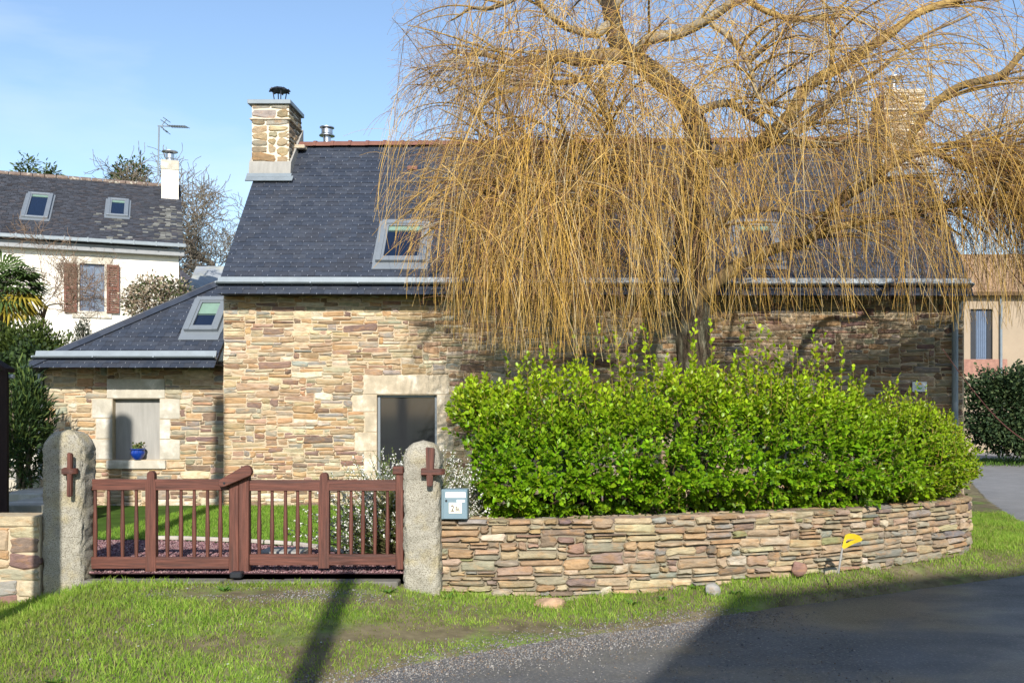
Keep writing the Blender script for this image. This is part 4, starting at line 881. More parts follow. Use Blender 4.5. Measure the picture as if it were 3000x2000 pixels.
# slate courses as thin steps with uneven lower edges
rowm = MB(); rg = np.random.default_rng(61); nr = 44
for r in range(nr):
    t0, t1 = r / nr, (r + 1) / nr; u = -.12
    while u < UW:
        w_ = rg.uniform(.14, .2); u1 = min(u + w_, UW); j = rg.normal(0, .003)
        c = np.array((.050, .054, .066)) * rg.uniform(.75, 1.22) * (np.array((1.15, 1, .9)) if rg.random() < .2 else 1)
        pu, pt_ = (u + u1) / 2, t0
        lich = math.exp(-((pu - .35) / .38) ** 2) * (.9 if .06 < t0 < .62 else 0) + math.exp(-((pu - 1.75) / .45) ** 2) * (.5 if .02 < t0 < .42 else 0)
        if rg.random() < lich * .8: c = np.array((.17, .17, .155)) * rg.uniform(.5, 1.2)
        rowm.prism([np.array(wroof(u + .006, t0 + j)) + wrn * .022, np.array(wroof(u1 - .006, t0 + j)) + wrn * .022, np.array(wroof(u1 - .006, t1)) + wrn * .008, np.array(wroof(u + .006, t1)) + wrn * .008], -wrn * .012, c); u = u1
m_slate2 = mat('old_slate_courses', rough=.8, var=.2, scale=6, attr=True, spec=.3)
tag(rowm.build('small_slates', m_slate2, wh), kind='stuff')
rt = MB(); n = 26
for i in range(n):
    a = np.array(wroof(i * UW / n - .1, 1)) + np.array((0, 0, -.02)); rt = MB().tube([a, a + we * (UW / n - .02)], .11, 8); rt.build('ridge_tile', mat('lichened_ridge', (.15, .11, .09), .9, var=.4, scale=5, speck=(.36, .34, .28), sscale=9, sthr=(.56, .66)) if i == 0 else bpy.data.materials['lichened_ridge'], wh)
gut = MB(); gut.obox(np.array(wroof(-.2, 0)) + wrn * .03 - np.array((0, 0, .09)), we * (UW + .2), wnv * -.12, (0, 0, .11)); g_ = gut.build('gutter', m_zinc, wh, bevel=.01)
MB().obox(np.array(wroof(-.15, 0)) + np.array((0, 0, -.30)) + wnv * .08, we * (UW + .15), wnv * .2, (0, 0, .2)).build('eave_slates', mat('grey_eave', (.26, .27, .28), .6, var=.1), wh)
for i in range(15):
    a = np.array(wroof(i * .62, 0)) + wrn * .03; MB().obox(a - np.array((0, 0, .10)) - wnv * .135, we * .035, wnv * .02, (0, 0, .14)).build('gutter_bracket', m_zinc, g_)
# skylights
for px0, px1, pya, pyb in ((63, 140, 568, 650), (311, 374, 586, 645)):
    a = hit(px0, pyb - 10, wroof(0, .5), wrn); b = hit(px1, pyb - 10, wroof(0, .5), wrn); c = hit(px0, pya, wroof(0, .5), wrn)
    skylight(wh, a, -we, c - a, float(np.linalg.norm(b - a)), float(np.linalg.norm((c - a) - we * np.dot(c - a, we))), apron=.15, blind=.12)
# chimney
u0, _ = wuv(523, 520, 2.9); u1, _ = wuv(473, 520, 2.9); zt = wuv(490, 470, 2.9)[1]
c_ = wbox(MB(), u0, u1, 2.9, 3.7, 8.2, zt).build('chimney', m_render, wh); wbox(MB(), u0 - .02, u1 + .02, 2.88, 3.72, zt - .30, zt + .02).build('cap', m_dressgrey, c_, bevel=.01)
pc2 = wc + we * ((u0 + u1) / 2) + wnv * 3.2; MB().lathe([(.1, 0), (.1, .12), (.14, .14), (.14, .28), (.1, .3), (.26, .36), (.26, .38), (.03, .44)], (pc2[0], pc2[1], zt), 14).build('flue', m_steel, c_, smooth='auto')
# window, shutters
mb = MB(); wbox(mb, wo[0] - .13, wo[0], -.02, .1, wo[1] - .0, wo[3]); wbox(mb, wo[2], wo[2] + .13, -.02, .1, wo[1], wo[3]); wbox(mb, wo[0] - .22, wo[2] + .22, -.03, .1, wo[3] + .002, wo[3] + .24); wbox(mb, wo[0] - .2, wo[2] + .2, -.05, .1, wo[1] - .2, wo[1] - .002); mb.build('window_surround', m_dressgrey, wh)
m_bluefr = mat('blue_grey_frame', (.10, .13, .19), .5, var=.05)
fw = .07; mb = MB(); um = (wo[0] + wo[2]) / 2
for a, b in ((wo[0], wo[0] + fw), (wo[2] - fw, wo[2]), (um - .06, um + .06)): wbox(mb, a, b, .06, .13, wo[1], wo[3])
for a, b in ((wo[1], wo[1] + fw), (wo[3] - fw, wo[3])): wbox(mb, wo[0] + fw, wo[2] - fw, .061, .131, a, b)
fr = mb.build('window_frame', m_bluefr, wh); m_skyglass = mat('pale_window', (.12, .15, .2), .05, var=0, spec=.9)
for a, b in ((wo[0] + fw, um - .06), (um + .06, wo[2] - fw)): wbox(MB(), a, b, .09, .1, wo[1] + fw, wo[3] - fw).build('pane', m_skyglass, fr)
mb = MB(); zr = wo[1] + .38
for dz in (0, .07): mb.tube([WL(wo[0], -.01, zr + dz), WL(wo[2], -.01, zr + dz)], .012, 6)
for k in range(7): u = lerp(wo[0], wo[2], (k + .5) / 7); mb.tube([WL(u, -.01, zr), WL(u + .04 * (-1) ** k, -.01, zr + .07)], .008, 5)
mb.build('window_rail', m_darkmetal, fr)
for px0, px1, pt0, pt1 in ((188, 226, 774, 914), (313, 350, 778, 917)):
    u0, zt_ = wuv(px1, pt0); u1, zb_ = wuv(px0, pt1); sh = MB(); wbox(sh, u0, u0 + .06, -.1, -.05, zb_, zt_); wbox(sh, u1 - .06, u1, -.1, -.05, zb_, zt_)
    for a, b in ((zt_ - .07, zt_), (zb_, zb_ + .07), ((zt_ + zb_) / 2 - .04, (zt_ + zb_) / 2 + .04)): wbox(sh, u0 + .06, u1 - .06, -.099, -.051, a, b)
    sh = sh.build('shutter', m_shutter, wh); k = 20; zz = np.linspace(zb_ + .09, zt_ - .09, k)
    for z in zz: MB().obox(WL(u0 + .06, -.095, z), we * (u1 - u0 - .12), (wnv * .035 + np.array((0, 0, .03))), (0, 0, .012)).build('slat', m_shutter, sh)
# television antenna
ant = thing('television_antenna', P(463, 510, 33.2), 'thin mast with a horizontal comb aerial beside the white chimney', 'antenna')
b0, b1 = P(463, 515, 33.2), P(466, 372, 33.2); MB().tube([b0, b1], .025, 6).build('mast', m_zinc, ant)
bm_ = MB(); a, b = np.array(P(462, 369, 33.2)), np.array(P(545, 372, 33.2)); bm_.tube([a, b], .02, 6)
for f in np.linspace(.4, 1, 11): p = a + (b - a) * f; bm_.tube([p - (.0, .16, 0), p + (.06, .16, .0)], .012, 5)
for s_ in (-1, 1): bm_.tube([a + (.12, 0, 0), a + (.30, 0, s_ * .22)], .015, 5); bm_.tube([a + (.30, -.3, s_ * .2), a + (.30, .3, s_ * .2)], .012, 5); bm_.tube([a + (.22, -.3, s_ * .12), a + (.22, .3, s_ * .12)], .012, 5)
bm_.build('aerial', m_zinc, ant)
ant2 = thing('television_antenna', P(2726, 480, 18.9), 'tall thin aerial mast behind the right chimney, seen through willow twigs', 'antenna')
MB().tube([P(2722, 500, 18.9), P(2734, -40, 18.9)], .016, 6).build('mast', m_zinc, ant2)
bm_ = MB(); a, b = np.array(P(2730, 0, 18.9)), np.array(P(2800, 14, 18.9)); bm_.tube([a, b], .012, 6)
for f in np.linspace(.2, 1, 8): p = a + (b - a) * f; bm_.tube([p - (.02, .12, .08), p + (.02, .12, .08)], .009, 5)
bm_.build('aerial', m_zinc, ant2)

# grey slate cottage farther behind
ob = thing('slate_outbuilding', P(590, 900, 38), 'small outbuilding with pale lichened slate roof behind the annex', 'outbuilding')
MB().box(*(P(500, 0, 38)[0], P(665, 0, 38)[0]), 38, 43, 0, 5.4).build('wall', m_dressgrey, ob)
m_lich = mat('lichened_slate', (.25, .27, .29), .8, var=.2, scale=2, tint=(.36, .36, .29), tamt=.8, tscale=1.5)
a, b, c, d = P(575, 780, 40.5), P(642, 779, 40.5), P(640, 860, 37.7), P(530, 835, 37.7)
MB().prism([a, b, P(668, 780, 40.5), P(668, 905, 37.5), P(500, 905, 37.5), P(560, 815, 38.4)], (0, .1, -.1)).build('roof', m_lich, ob)
MB().prism([P(528, 790, 39), P(560, 815, 38.4), P(556, 905, 37.6), P(520, 905, 37.6)], (0, .15, 0)).build('side_roof', m_oldslate, ob)

# beige house and right background
bh = thing('beige_house', P(2930, 1060, 36), 'beige rendered house with blue door beyond the side road', 'house')
y0 = 36.0
def bx_(px): return (px - CX) * y0 / F
def bz_(py): return CAMH - (py - CY) * y0 / F
dx0, dx1, dz0, dz1 = bx_(2843), bx_(2908), bz_(1052), bz_(905)
mb = MB()
for a, b, c, d in ((bx_(2800), dx0, -.2, bz_(850)), (dx1, bx_(3400), -.2, bz_(850)), (dx0, dx1, dz1, bz_(850)), (dx0, dx1, -.2, dz0)): mb.box(a, b, y0, y0 + .3, c, d)
mb.box(bx_(2800), bx_(3400), y0 + .3, y0 + 7, -.2, bz_(850) - .01)
mb.build('wall', m_beige, bh)
mb = MB(); mb.prism([(bx_(2760), y0 - .4, bz_(858)), (bx_(3440), y0 - .4, bz_(858)), (bx_(3440), y0 + 3.5, bz_(700)), (bx_(2900), y0 + 3.5, bz_(700))], (0, .1, -.12)); mb.build('roof', mat('orange_roof', (.30, .19, .11), .9, var=.3, scale=4), bh)
m_bluedoor = mat('blue_door_paint', (.10, .14, .21), .5, var=.08)
MB().box(dx0 + .25, dx1 - .18, y0 + .12, y0 + .18, dz0, dz1).build('shutter_panel', m_bluedoor, bh)
for k in range(5): MB().box(lerp(dx0 + .27, dx1 - .2, k / 5) + .01, lerp(dx0 + .27, dx1 - .2, (k + 1) / 5) - .01, y0 + .1, y0 + .12, dz0 + .06, dz1 - .05).build('board', m_bluedoor, bh)
MB().box(dx0, dx0 + .24, y0 + .1, y0 + .16, dz0, dz1).build('window_frame', m_darkmetal, bh); MB().box(dx1 - .17, dx1, y0 + .1, y0 + .16, dz0, dz1).build('window_frame', m_darkmetal, bh)
MB().tube([(bx_(2930), y0 - .08, 0), (bx_(2930), y0 - .08, bz_(870))], .05, 8).build('downpipe', m_zinc, bh)
MB().box(bx_(2800), bx_(2950), y0 - .03, y0, bz_(1100), bz_(1052)).build('plinth', mat('pink_brick', (.30, .16, .12), .9, var=.3, scale=6), bh)
# dark timber shed at the left edge
sh = thing('timber_shed', (-7.6, 12.5, 0), 'dark timber shed cut by the left edge of the photo', 'shed')
sy = 12.2; sxr = P(20, 0, sy)[0]
for k in range(9): MB().box(sxr - .14 * (k + 1) + .003, sxr - .14 * k, sy, sy + .03, -.02, CAMH + (1200 - 1085) * sy / F + .09 * k * .9).build('board', m_blackwood, sh)
MB().box(sxr - 1.26, sxr - .03, sy + .03, sy + .1, -.02, 2.0).build('side_wall', m_blackwood, sh)
MB().obox((sxr + .02, sy - .06, 2.06), (-1.4, 0, .85), (0, .2, 0), (0, 0, .05)).build('roof', m_blackwood, sh)
MB().tube([(sxr, sy + .06, P(0, 1102, sy)[2]), (sxr + .05, sy + .06, P(0, 1102, sy)[2])], .028, 10).build('lamp', m_zinc, sh)
# stone steps behind the stub wall
for i, (px0, px1, py, d, lab) in enumerate(((20, 118, 1404, 15.6, 'top'), (26, 122, 1445, 14.2, 'middle'), (10, 124, 1478, 13.1, 'lowest'))):
    x0, x1 = P(px0 - 40, 0, d)[0], P(px1, 0, d)[0]; z = P(0, py, d)[2]
    tag(MB().box(x0, x1, d, d + 1.5, -.05 - .2 * (i == 2), z).build('stone_step', m_dressgrey, bevel=.015), f'{lab} of three worn stone steps behind the stub wall', 'step', 'worn stone steps at the left')

# ------------------------------------------------------------------ vegetation helpers
def tubes_arr(paths, radii, sides=3):
    """paths (N,K,3), radii (N,K) -> verts, quads"""
    N, K, _ = paths.shape; t = np.gradient(paths, axis=1); t /= (np.linalg.norm(t, axis=2, keepdims=True) + 1e-9)
    ref = np.where(np.abs(t[..., 1:2]) < .8, np.array((0, 1., 0)), np.array((1., 0, 0))); a = np.cross(t, ref); a /= (np.linalg.norm(a, axis=2, keepdims=True) + 1e-9); b = np.cross(t, a)
    ang = np.arange(sides) * 2 * np.pi / sides
    V = paths[:, :, None] + radii[:, :, None, None] * (np.cos(ang)[None, None, :, None] * a[:, :, None] + np.sin(ang)[None, None, :, None] * b[:, :, None])
    base = (np.arange(N) * K * sides)[:, None, None] + (np.arange(K - 1) * sides)[None, :, None]; j = np.arange(sides)[None, None]; j2 = (j + 1) % sides
    q = np.stack([base + j, base + j2, base + sides + j2, base + sides + j], -1).reshape(-1, 4)
    return V.reshape(-1, 3), q
def grow(start, d0, length, K, grav, wob, rg, lift=None):
    N = len(start); p = start.copy(); d = d0 / np.linalg.norm(d0, axis=1)[:, None]; out = [p]; st = (length / (K - 1))[:, None]; w = rg.normal(0, 1, (N, 3)) * wob
    for k in range(K - 1):
        p = p + d * st; out.append(p); w = .6 * w + .4 * rg.normal(0, 1, (N, 3)) * wob
        g = grav if np.isscalar(grav) else grav[:, None]
        d = d + (np.array((0, 0, -1.)) * g + w) * st; d /= np.linalg.norm(d, axis=1)[:, None]
    return np.stack(out, 1)
def bez(pts, n=24): return spline(pts, n)

# ------------------------------------------------------------------ weeping willow
TD = 13.3
willow = thing('willow_tree', P(2030, 1330, TD), 'big leafless golden weeping willow hanging over the cottage roof', 'tree')
rg = np.random.default_rng(71)
def wp(px, py, dd=0.0): return P(px, py, TD + dd)
def rough_tube(pts, r, n, name, m, parent, amp=.12, col=None, k=30, seed=1):
    c = spline(pts, k); jg = np.random.default_rng(seed + 40); kn = np.repeat(jg.normal(0, .35, (k // 5 + 2, 3)), 5, 0)[:k]; kn = (kn + np.roll(kn, 1, 0) + np.roll(kn, -1, 0)) / 3; kn[0] = 0; c = c + kn * min(np.mean(r), .09); rr = np.interp(np.linspace(0, 1, k), np.linspace(0, 1, len(r)), r); mb = MB().tube(c, list(rr), n, col or (1, 1, 1)); V = np.array(mb.v)
    for i in range(k):
        for j in range(n): q = i * n + j; V[q] = c[i] + (V[q] - c[i]) * (1 + amp * (2 * float(vnoise(j * 1.7, i * .6, 1, seed)) - 1))
    mb.v = [tuple(v) for v in V]; return mb.build(name, m, parent, smooth=True)
rough_tube([wp(2035, 1420), wp(2035, 1250), wp(2040, 1080), wp(2030, 950, .05), wp(2018, 760), wp(2022, 560), wp(2045, 400, -.05), wp(2015, 300), wp(1930, 225), wp(1855, 170, -.1), wp(1815, 110), wp(1800, 40), wp(1790, -60)],
           [.33, .27, .25, .225, .20, .185, .18, .165, .15, .14, .135, .12, .09], 20, 'trunk', m_bark, willow, .13, k=70)
BR, YL, GRY = (.21, .155, .095), (.34, .23, .085), (.28, .235, .165)
limbs = [
 ([(1830, 165), (1763, 168), (1690, 170), (1636, 160), (1575, 175), (1508, 184), (1450, 165), (1400, 152), (1345, 150), (1295, 160)], [.15, .13, .12, .11, .085, .065, .045, .035, .025, .012], BR, (0, -.5)),
 ([(1800, 60), (1740, 95), (1650, 75), (1600, 30), (1560, -20), (1500, -80)], [.10, .075, .06, .05, .045, .03], GRY, (0, -.9)),
 ([(1850, 185), (1900, 120), (1990, 100), (2060, 70), (2110, 40), (2190, -20), (2280, -60)], [.11, .10, .09, .08, .07, .06, .04], GRY, (0, -.7)),
 ([(2040, 330), (2130, 300), (2190, 340), (2260, 380), (2340, 425), (2430, 430), (2500, 415)], [.08, .065, .05, .045, .04, .025, .012], GRY, (-.1, -1.3)),
 ([(2040, 480), (2180, 450), (2310, 345), (2373, 258), (2459, 195), (2563, 126), (2689, 46), (2861, -10), (3000, -40)], [.13, .12, .11, .10, .09, .075, .06, .045, .03], YL, (0, -.2)),
 ([(2040, 500), (2200, 440), (2340, 385), (2440, 290), (2560, 210), (2700, 110), (2850, 40)], [.08, .075, .06, .05, .04, .03, .02], BR, (.2, .7)),
 ([(2020, 930), (2085, 830), (2260, 735), (2367, 700), (2430, 640), (2476, 580), (2574, 505), (2660, 419), (2746, 310), (2832, 253), (2918, 230), (3000, 143), (3090, 60)], [.15, .125, .10, .09, .085, .082, .076, .07, .066, .062, .058, .05, .04], (.19, .135, .065), (0, -1.2)),
 ([(2574, 505), (2640, 470), (2712, 439), (2804, 488), (2860, 515), (2918, 540), (2985, 565), (3080, 560)], [.06, .055, .05, .045, .04, .035, .03, .02], YL, (-.9, -1.2)),
 ([(2367, 700), (2460, 668), (2560, 645), (2680, 625), (2800, 600), (2900, 600), (3050, 590)], [.07, .06, .05, .045, .035, .03, .02], YL, (-.4, .2)),
 ([(1990, 780), (1900, 720), (1800, 690), (1700, 640), (1640, 560)], [.07, .06, .05, .04, .02], BR, (.1, .8)),
 ([(1780, 180), (1760, 300), (1790, 380), (1770, 440), (1690, 500), (1620, 570), (1560, 640), (1480, 720), (1420, 790)], [.07, .06, .055, .05, .045, .04, .035, .025, .012], GRY, (-.4, -1.6)),
 ([(1640, 170), (1560, 240), (1430, 290), (1400, 330), (1460, 390), (1500, 430)], [.05, .045, .04, .035, .025, .012], YL, (-.2, .3)),
 ([(1570, 410), (1530, 480), (1480, 530), (1430, 590), (1380, 615), (1300, 640), (1230, 700)], [.045, .04, .035, .03, .025, .02, .01], YL, (-.9, -1.6)),
 ([(1700, 230), (1610, 245), (1500, 245), (1430, 220), (1350, 235), (1290, 275)], [.05, .04, .035, .028, .02, .01], BR, (-.3, -1.1)),
 ([(1590, -30), (1520, -10), (1440, 30), (1380, 25), (1320, 60)], [.05, .045, .04, .03, .015], GRY, (.1, 1.2)),
 ([(1800, 20), (1860, -40), (1960, -90), (2100, -130)], [.09, .08, .06, .04], GRY, (0, .5)),
 ([(1790, 30), (1700, -60), (1600, -130)], [.09, .07, .04], GRY, (0, .6)),
 ([(2060, 700), (2130, 640), (2260, 610), (2380, 640), (2460, 640)], [.06, .05, .04, .03, .012], BR, (-.1, -.9)),
 ([(2190, 0), (2330, 60), (2420, 60), (2430, 200), (2425, 330)], [.05, .045, .04, .03, .012], YL, (-.5, -1.3)),
 ([(2000, 640), (1940, 560), (1880, 500), (1830, 520), (1760, 580), (1690, 690), (1640, 800)], [.06, .05, .045, .04, .03, .02, .01], GRY, (-.2, -1.1)),
 ([(2085, 70), (2160, 130), (2200, 200), (2215, 270), (2280, 350), (2370, 410), (2470, 425)], [.05, .045, .04, .035, .03, .022, .01], GRY, (-.8, -1.6)),
]
NODES = []                                               # sample points along limbs: position, direction, radius
for li, (pp, rr, c, (d0, d1)) in enumerate(limbs):
    n = len(pp); pts = [P(a, b, TD + lerp(d0, d1, i / (n - 1))) for i, (a, b) in enumerate(pp)]; k = max(24, n * 5)
    rough_tube(pts, [q * .8 for q in rr], 9, 'limb', m_limb, willow, .10, c, k, li + 5)
    cc = spline(pts, 60); rs = np.interp(np.linspace(0, 1, 60), np.linspace(0, 1, n), rr); dd_ = np.gradient(cc, axis=0)
    for i in range(8 if li < 9 else 2, 60): NODES.append((cc[i], nrm(dd_[i]), rs[i], np.linalg.norm(dd_[i])))
npos = np.array([q[0] for q in NODES]); ndir = np.array([q[1] for q in NODES]); nrad = np.array([q[2] for q in NODES]); nlen = np.array([q[3] for q in NODES])
# secondary arching branches
npx = CX + npos[:, 0] * F / npos[:, 1]; npy = CY - (npos[:, 2] - CAMH) * F / npos[:, 1]
w = nlen * (1.0 / (nrad + .03)) * (npx > 1180) * np.where(npy < 150, .45, 1) * np.where((npx > 2450) & (npy < 430), .4, 1) * np.where((npx > 2740) & (npy > 430), 5.5, 1) * np.where((npx < 1800) & (npy > 450), 2.2, 1); w /= w.sum(); NB = 430
ii = rg.choice(len(npos), NB, p=w); tc_ = np.array(P(1950, 500, TD))
out = npos[ii] - np.array((tc_[0], TD, 0)); out[:, 2] = 0; out += rg.normal(0, 1.0, (NB, 3)) * np.array((1, .9, 0)); out /= (np.linalg.norm(out, axis=1)[:, None] + 1e-6)
d0 = out * .8 + ndir[ii] * .6 + rg.normal(0, .35, (NB, 3)); d0[:, 2] = np.abs(d0[:, 2]) * .8 + .15
L2 = rg.uniform(.5, 1.9, NB) * np.clip((npx[ii] - 1080) / 350, .3, 1); sec = grow(npos[ii], d0, L2, 14, rg.uniform(.35, .9, NB), .5, rg)
sec[..., 1] = np.clip(sec[..., 1], 11.0, 15.9)
spx = CX + sec[..., 0] * F / sec[..., 1]; oks = spx.min(1) > 1130; sec, ii = sec[oks], ii[oks]; NB = len(sec)
r2 = np.linspace(1, .35, 14)[None] * np.clip(nrad[ii] * .45, .008, .02)[:, None]
V2, Q2 = tubes_arr(sec, r2, 5); c2 = np.array([BR, YL, GRY, (.30, .19, .06)])[rg.integers(0, 4, NB)]
np_obj('branches', V2, [Q2], m_limb, willow, np.repeat(c2, 14 * 5, 0), True)
# hanging whips
FL = np.array([(900, 500), (1100, 620), (1180, 860), (1300, 975), (1450, 1035), (1700, 1040), (1900, 1010), (2050, 950), (2200, 950), (2400, 925), (2600, 920), (2700, 940), (2850, 965), (3000, 950), (3300, 950)])
def whips(starts, dirs, rg):
    N = len(starts); px = CX + starts[:, 0] * F / starts[:, 1]; sd = rg.integers(1 << 30); gr = rg.uniform(.7, 2.6, N); spread = np.abs(rg.normal(0, 1, N)); L = np.full(N, 2.0)
    for it in range(4):
        pth = grow(starts, dirs, L, 17, gr / np.sqrt(np.maximum(L, .5)), .55, np.random.default_rng(sd)); e = pth[:, -1]; pe = CX + e[:, 0] * F / e[:, 1]
        fy = np.interp(pe, FL[:, 0], FL[:, 1]) + 15 - spread ** 1.4 * np.where(pe < 1950, 125, np.where(pe > 2500, 200, 160)); fz = CAMH - (fy - CY) * e[:, 1] / F
        L = np.clip(L + (e[:, 2] - fz) * .9, .3, 5.2)
    pth[..., 1] = np.clip(pth[..., 1], 10.9, 16.05); return pth, L
def pick(n, seed):
    g = np.random.default_rng(seed); b = g.integers(0, NB, n); k = g.integers(2, 14, n); s = sec[b, k]; d = sec[b, k] - sec[b, k - 1]; d /= np.linalg.norm(d, axis=1)[:, None]
    return s, d + g.normal(0, .55, (n, 3)) + np.array((0, 0, .12)), g
s1, d1, g1_ = pick(3300, 3)
keep = (s1[:, 2] > 2.4) & (CX + s1[:, 0] * F / s1[:, 1] > 1120); s1, d1 = s1[keep], d1[keep]
# more whips straight from the limbs
NJ = 1500; jj = rg.choice(len(npos), NJ, p=w); s2 = npos[jj]; d2 = rg.normal(0, .7, (NJ, 3)) + np.array((0, 0, .35)) + ndir[jj] * .4
fx_ = CX + sec[..., 0] * F / sec[..., 1]; fy_ = CY - (sec[..., 2] - CAMH) * F / sec[..., 1]; bb, kk = np.nonzero((fx_ > 1700) & (fx_ < 2300) & (sec[..., 1] < 13.3) & (fy_ > 60) & (fy_ < 620) & (np.arange(14)[None] > 1)); q_ = rg.integers(0, len(bb), 520); s3 = sec[bb[q_], kk[q_]]; d3 = rg.normal(0, .6, (520, 3)) + np.array((0, -.1, .2))
st_ = np.concatenate([s1, s2, s3]); dr_ = np.concatenate([d1, d2, d3]); pa, La = whips(st_, dr_, rg)
LB = np.array([(-300, 1300), (0, 1235), (200, 1190), (450, 1150), (600, 1150), (800, 1190), (1000, 1360)])
ppx = CX + pa[..., 0] * F / pa[..., 1]; ppy = CY - (pa[..., 2] - CAMH) * F / pa[..., 1]; okw = (ppx > np.interp(ppy, LB[:, 0], LB[:, 1]) + rg.normal(0, 80, (len(pa), 1))).all(1); okw &= ~((ppx < 1290).any(1) & (rg.random(len(pa)) < .68))
okw &= ~((ppx[:, 0] > 2420) & (ppy[:, 0] < 420) & (rg.random(len(pa)) < .7)); okw &= ~((ppx[:, 8] > 2200) & (ppx[:, 8] < 2830) & (rg.random(len(pa)) < .36)); pa, La = pa[okw], La[okw]; N = len(pa)
TWC = np.array([(.58, .36, .085), (.50, .30, .06), (.62, .43, .15), (.36, .20, .06), (.54, .42, .23), (.22, .12, .06)])
ca_ = TWC[rg.choice(6, N, p=[.26, .24, .2, .12, .1, .08])] * rg.uniform(.75, 1.15, (N, 1))
ra = (rg.uniform(.0026, .0048, N) * np.clip(La / 2, .7, 1.2))[:, None] * np.linspace(1, .45, 17)[None]
V3, Q3 = tubes_arr(pa, ra, 3); np_obj('whips', V3, [Q3], m_twig, willow, np.repeat(ca_, 51, 0))
# fine side twigs
n4 = 14000; b = rg.integers(0, N, n4); k = rg.integers(1, 12, n4); s4 = pa[b, k]; t4 = pa[b, k] - pa[b, k - 1]; t4 /= np.linalg.norm(t4, axis=1)[:, None]
p4 = grow(s4, t4 * .7 + rg.normal(0, .6, (n4, 3)), rg.uniform(.15, .75, n4), 7, 1.6, .7, rg); p4[..., 1] = np.clip(p4[..., 1], 10.8, 16.1)
c4 = np.array([(.33, .19, .06), (.27, .15, .08), (.42, .26, .06), (.24, .12, .07)])[rg.integers(0, 4, n4)] * rg.uniform(.7, 1.2, (n4, 1))
hk_ = p4[:, -1, 2] > CAMH - (np.interp(CX + p4[:, -1, 0] * F / p4[:, -1, 1], FL[:, 0], FL[:, 1]) - CY) * p4[:, -1, 1] / F - .05; p4, c4 = p4[hk_], c4[hk_]; n4 = len(p4)
V4, Q4 = tubes_arr(p4, rg.uniform(.002, .0032, n4)[:, None] * np.linspace(1, .5, 7)[None], 3); np_obj('twigs', V4, [Q4], m_twig, willow, np.repeat(c4, 21, 0))
n5 = 11500; b5 = rg.integers(0, NB, n5); k5 = rg.integers(3, 14, n5); s5 = sec[b5, k5]; t5 = sec[b5, k5] - sec[b5, k5 - 1]; t5 /= np.linalg.norm(t5, axis=1)[:, None]; up5 = s5[:, 2] > 4.6; s5, t5 = s5[up5], t5[up5]; n5 = len(s5)
p5 = grow(s5, t5 * .6 + rg.normal(0, .75, (n5, 3)) + np.array((0, 0, .15)), rg.uniform(.25, .95, n5), 8, 1.3, .8, rg); p5[..., 1] = np.clip(p5[..., 1], 10.9, 16.1); q5 = CX + p5[..., 0] * F / p5[..., 1]; ok5 = (q5.min(1) > 1130) & ~((q5[:, 4] > 2250) & (rg.random(n5) < .45)); p5 = p5[ok5]; n5 = len(p5)
c5 = np.array([(.36, .22, .10), (.30, .18, .11), (.42, .27, .10), (.25, .15, .09), (.45, .34, .2)])[rg.integers(0, 5, n5)] * rg.uniform(.75, 1.2, (n5, 1)); V5, Q5 = tubes_arr(p5, rg.uniform(.0018, .0028, n5)[:, None] * np.linspace(1, .5, 8)[None], 3); np_obj('fine_twigs', V5, [Q5], m_twig, willow, np.repeat(c5, 24, 0))
# bare sapling just out of frame on the right, its shoots reaching in
sap = thing('bare_sapling', (6.6, 12.7, -.3), 'bare sapling out of frame on the right whose dark shoots cross the chimney', 'sapling')
stem = spline([(6.6, 12.7, -.35), (6.65, 12.68, 1.2), (6.6, 12.65, 3.0), (6.7, 12.6, 4.6)], 20); MB().tube(stem, list(np.linspace(.035, .012, 20)), 7, (.09, .04, .035)).build('trunk', m_twig, sap, smooth=True)
for z0, pts in ((4.3, [(3090, 550), (2900, 445), (2700, 340), (2528, 232)]), (3.8, [(3090, 695), (2900, 640), (2740, 572), (2640, 520)]), (2.8, [(3100, 920), (3000, 838), (2950, 780), (2918, 735)]), (.9, [(3090, 1335), (2960, 1260), (2840, 1130), (2760, 1020)])):
    i = int(np.argmin(np.abs(stem[:, 2] - z0))); path = [tuple(stem[i])] + [P(a, b, 12.6 - .08 * k) for k, (a, b) in enumerate(pts)]
    MB().tube(spline(path, 28), list(np.linspace(.012, .0045, 28)), 5, (.09, .035, .03)).build('shoot', m_twig, sap, smooth=True)

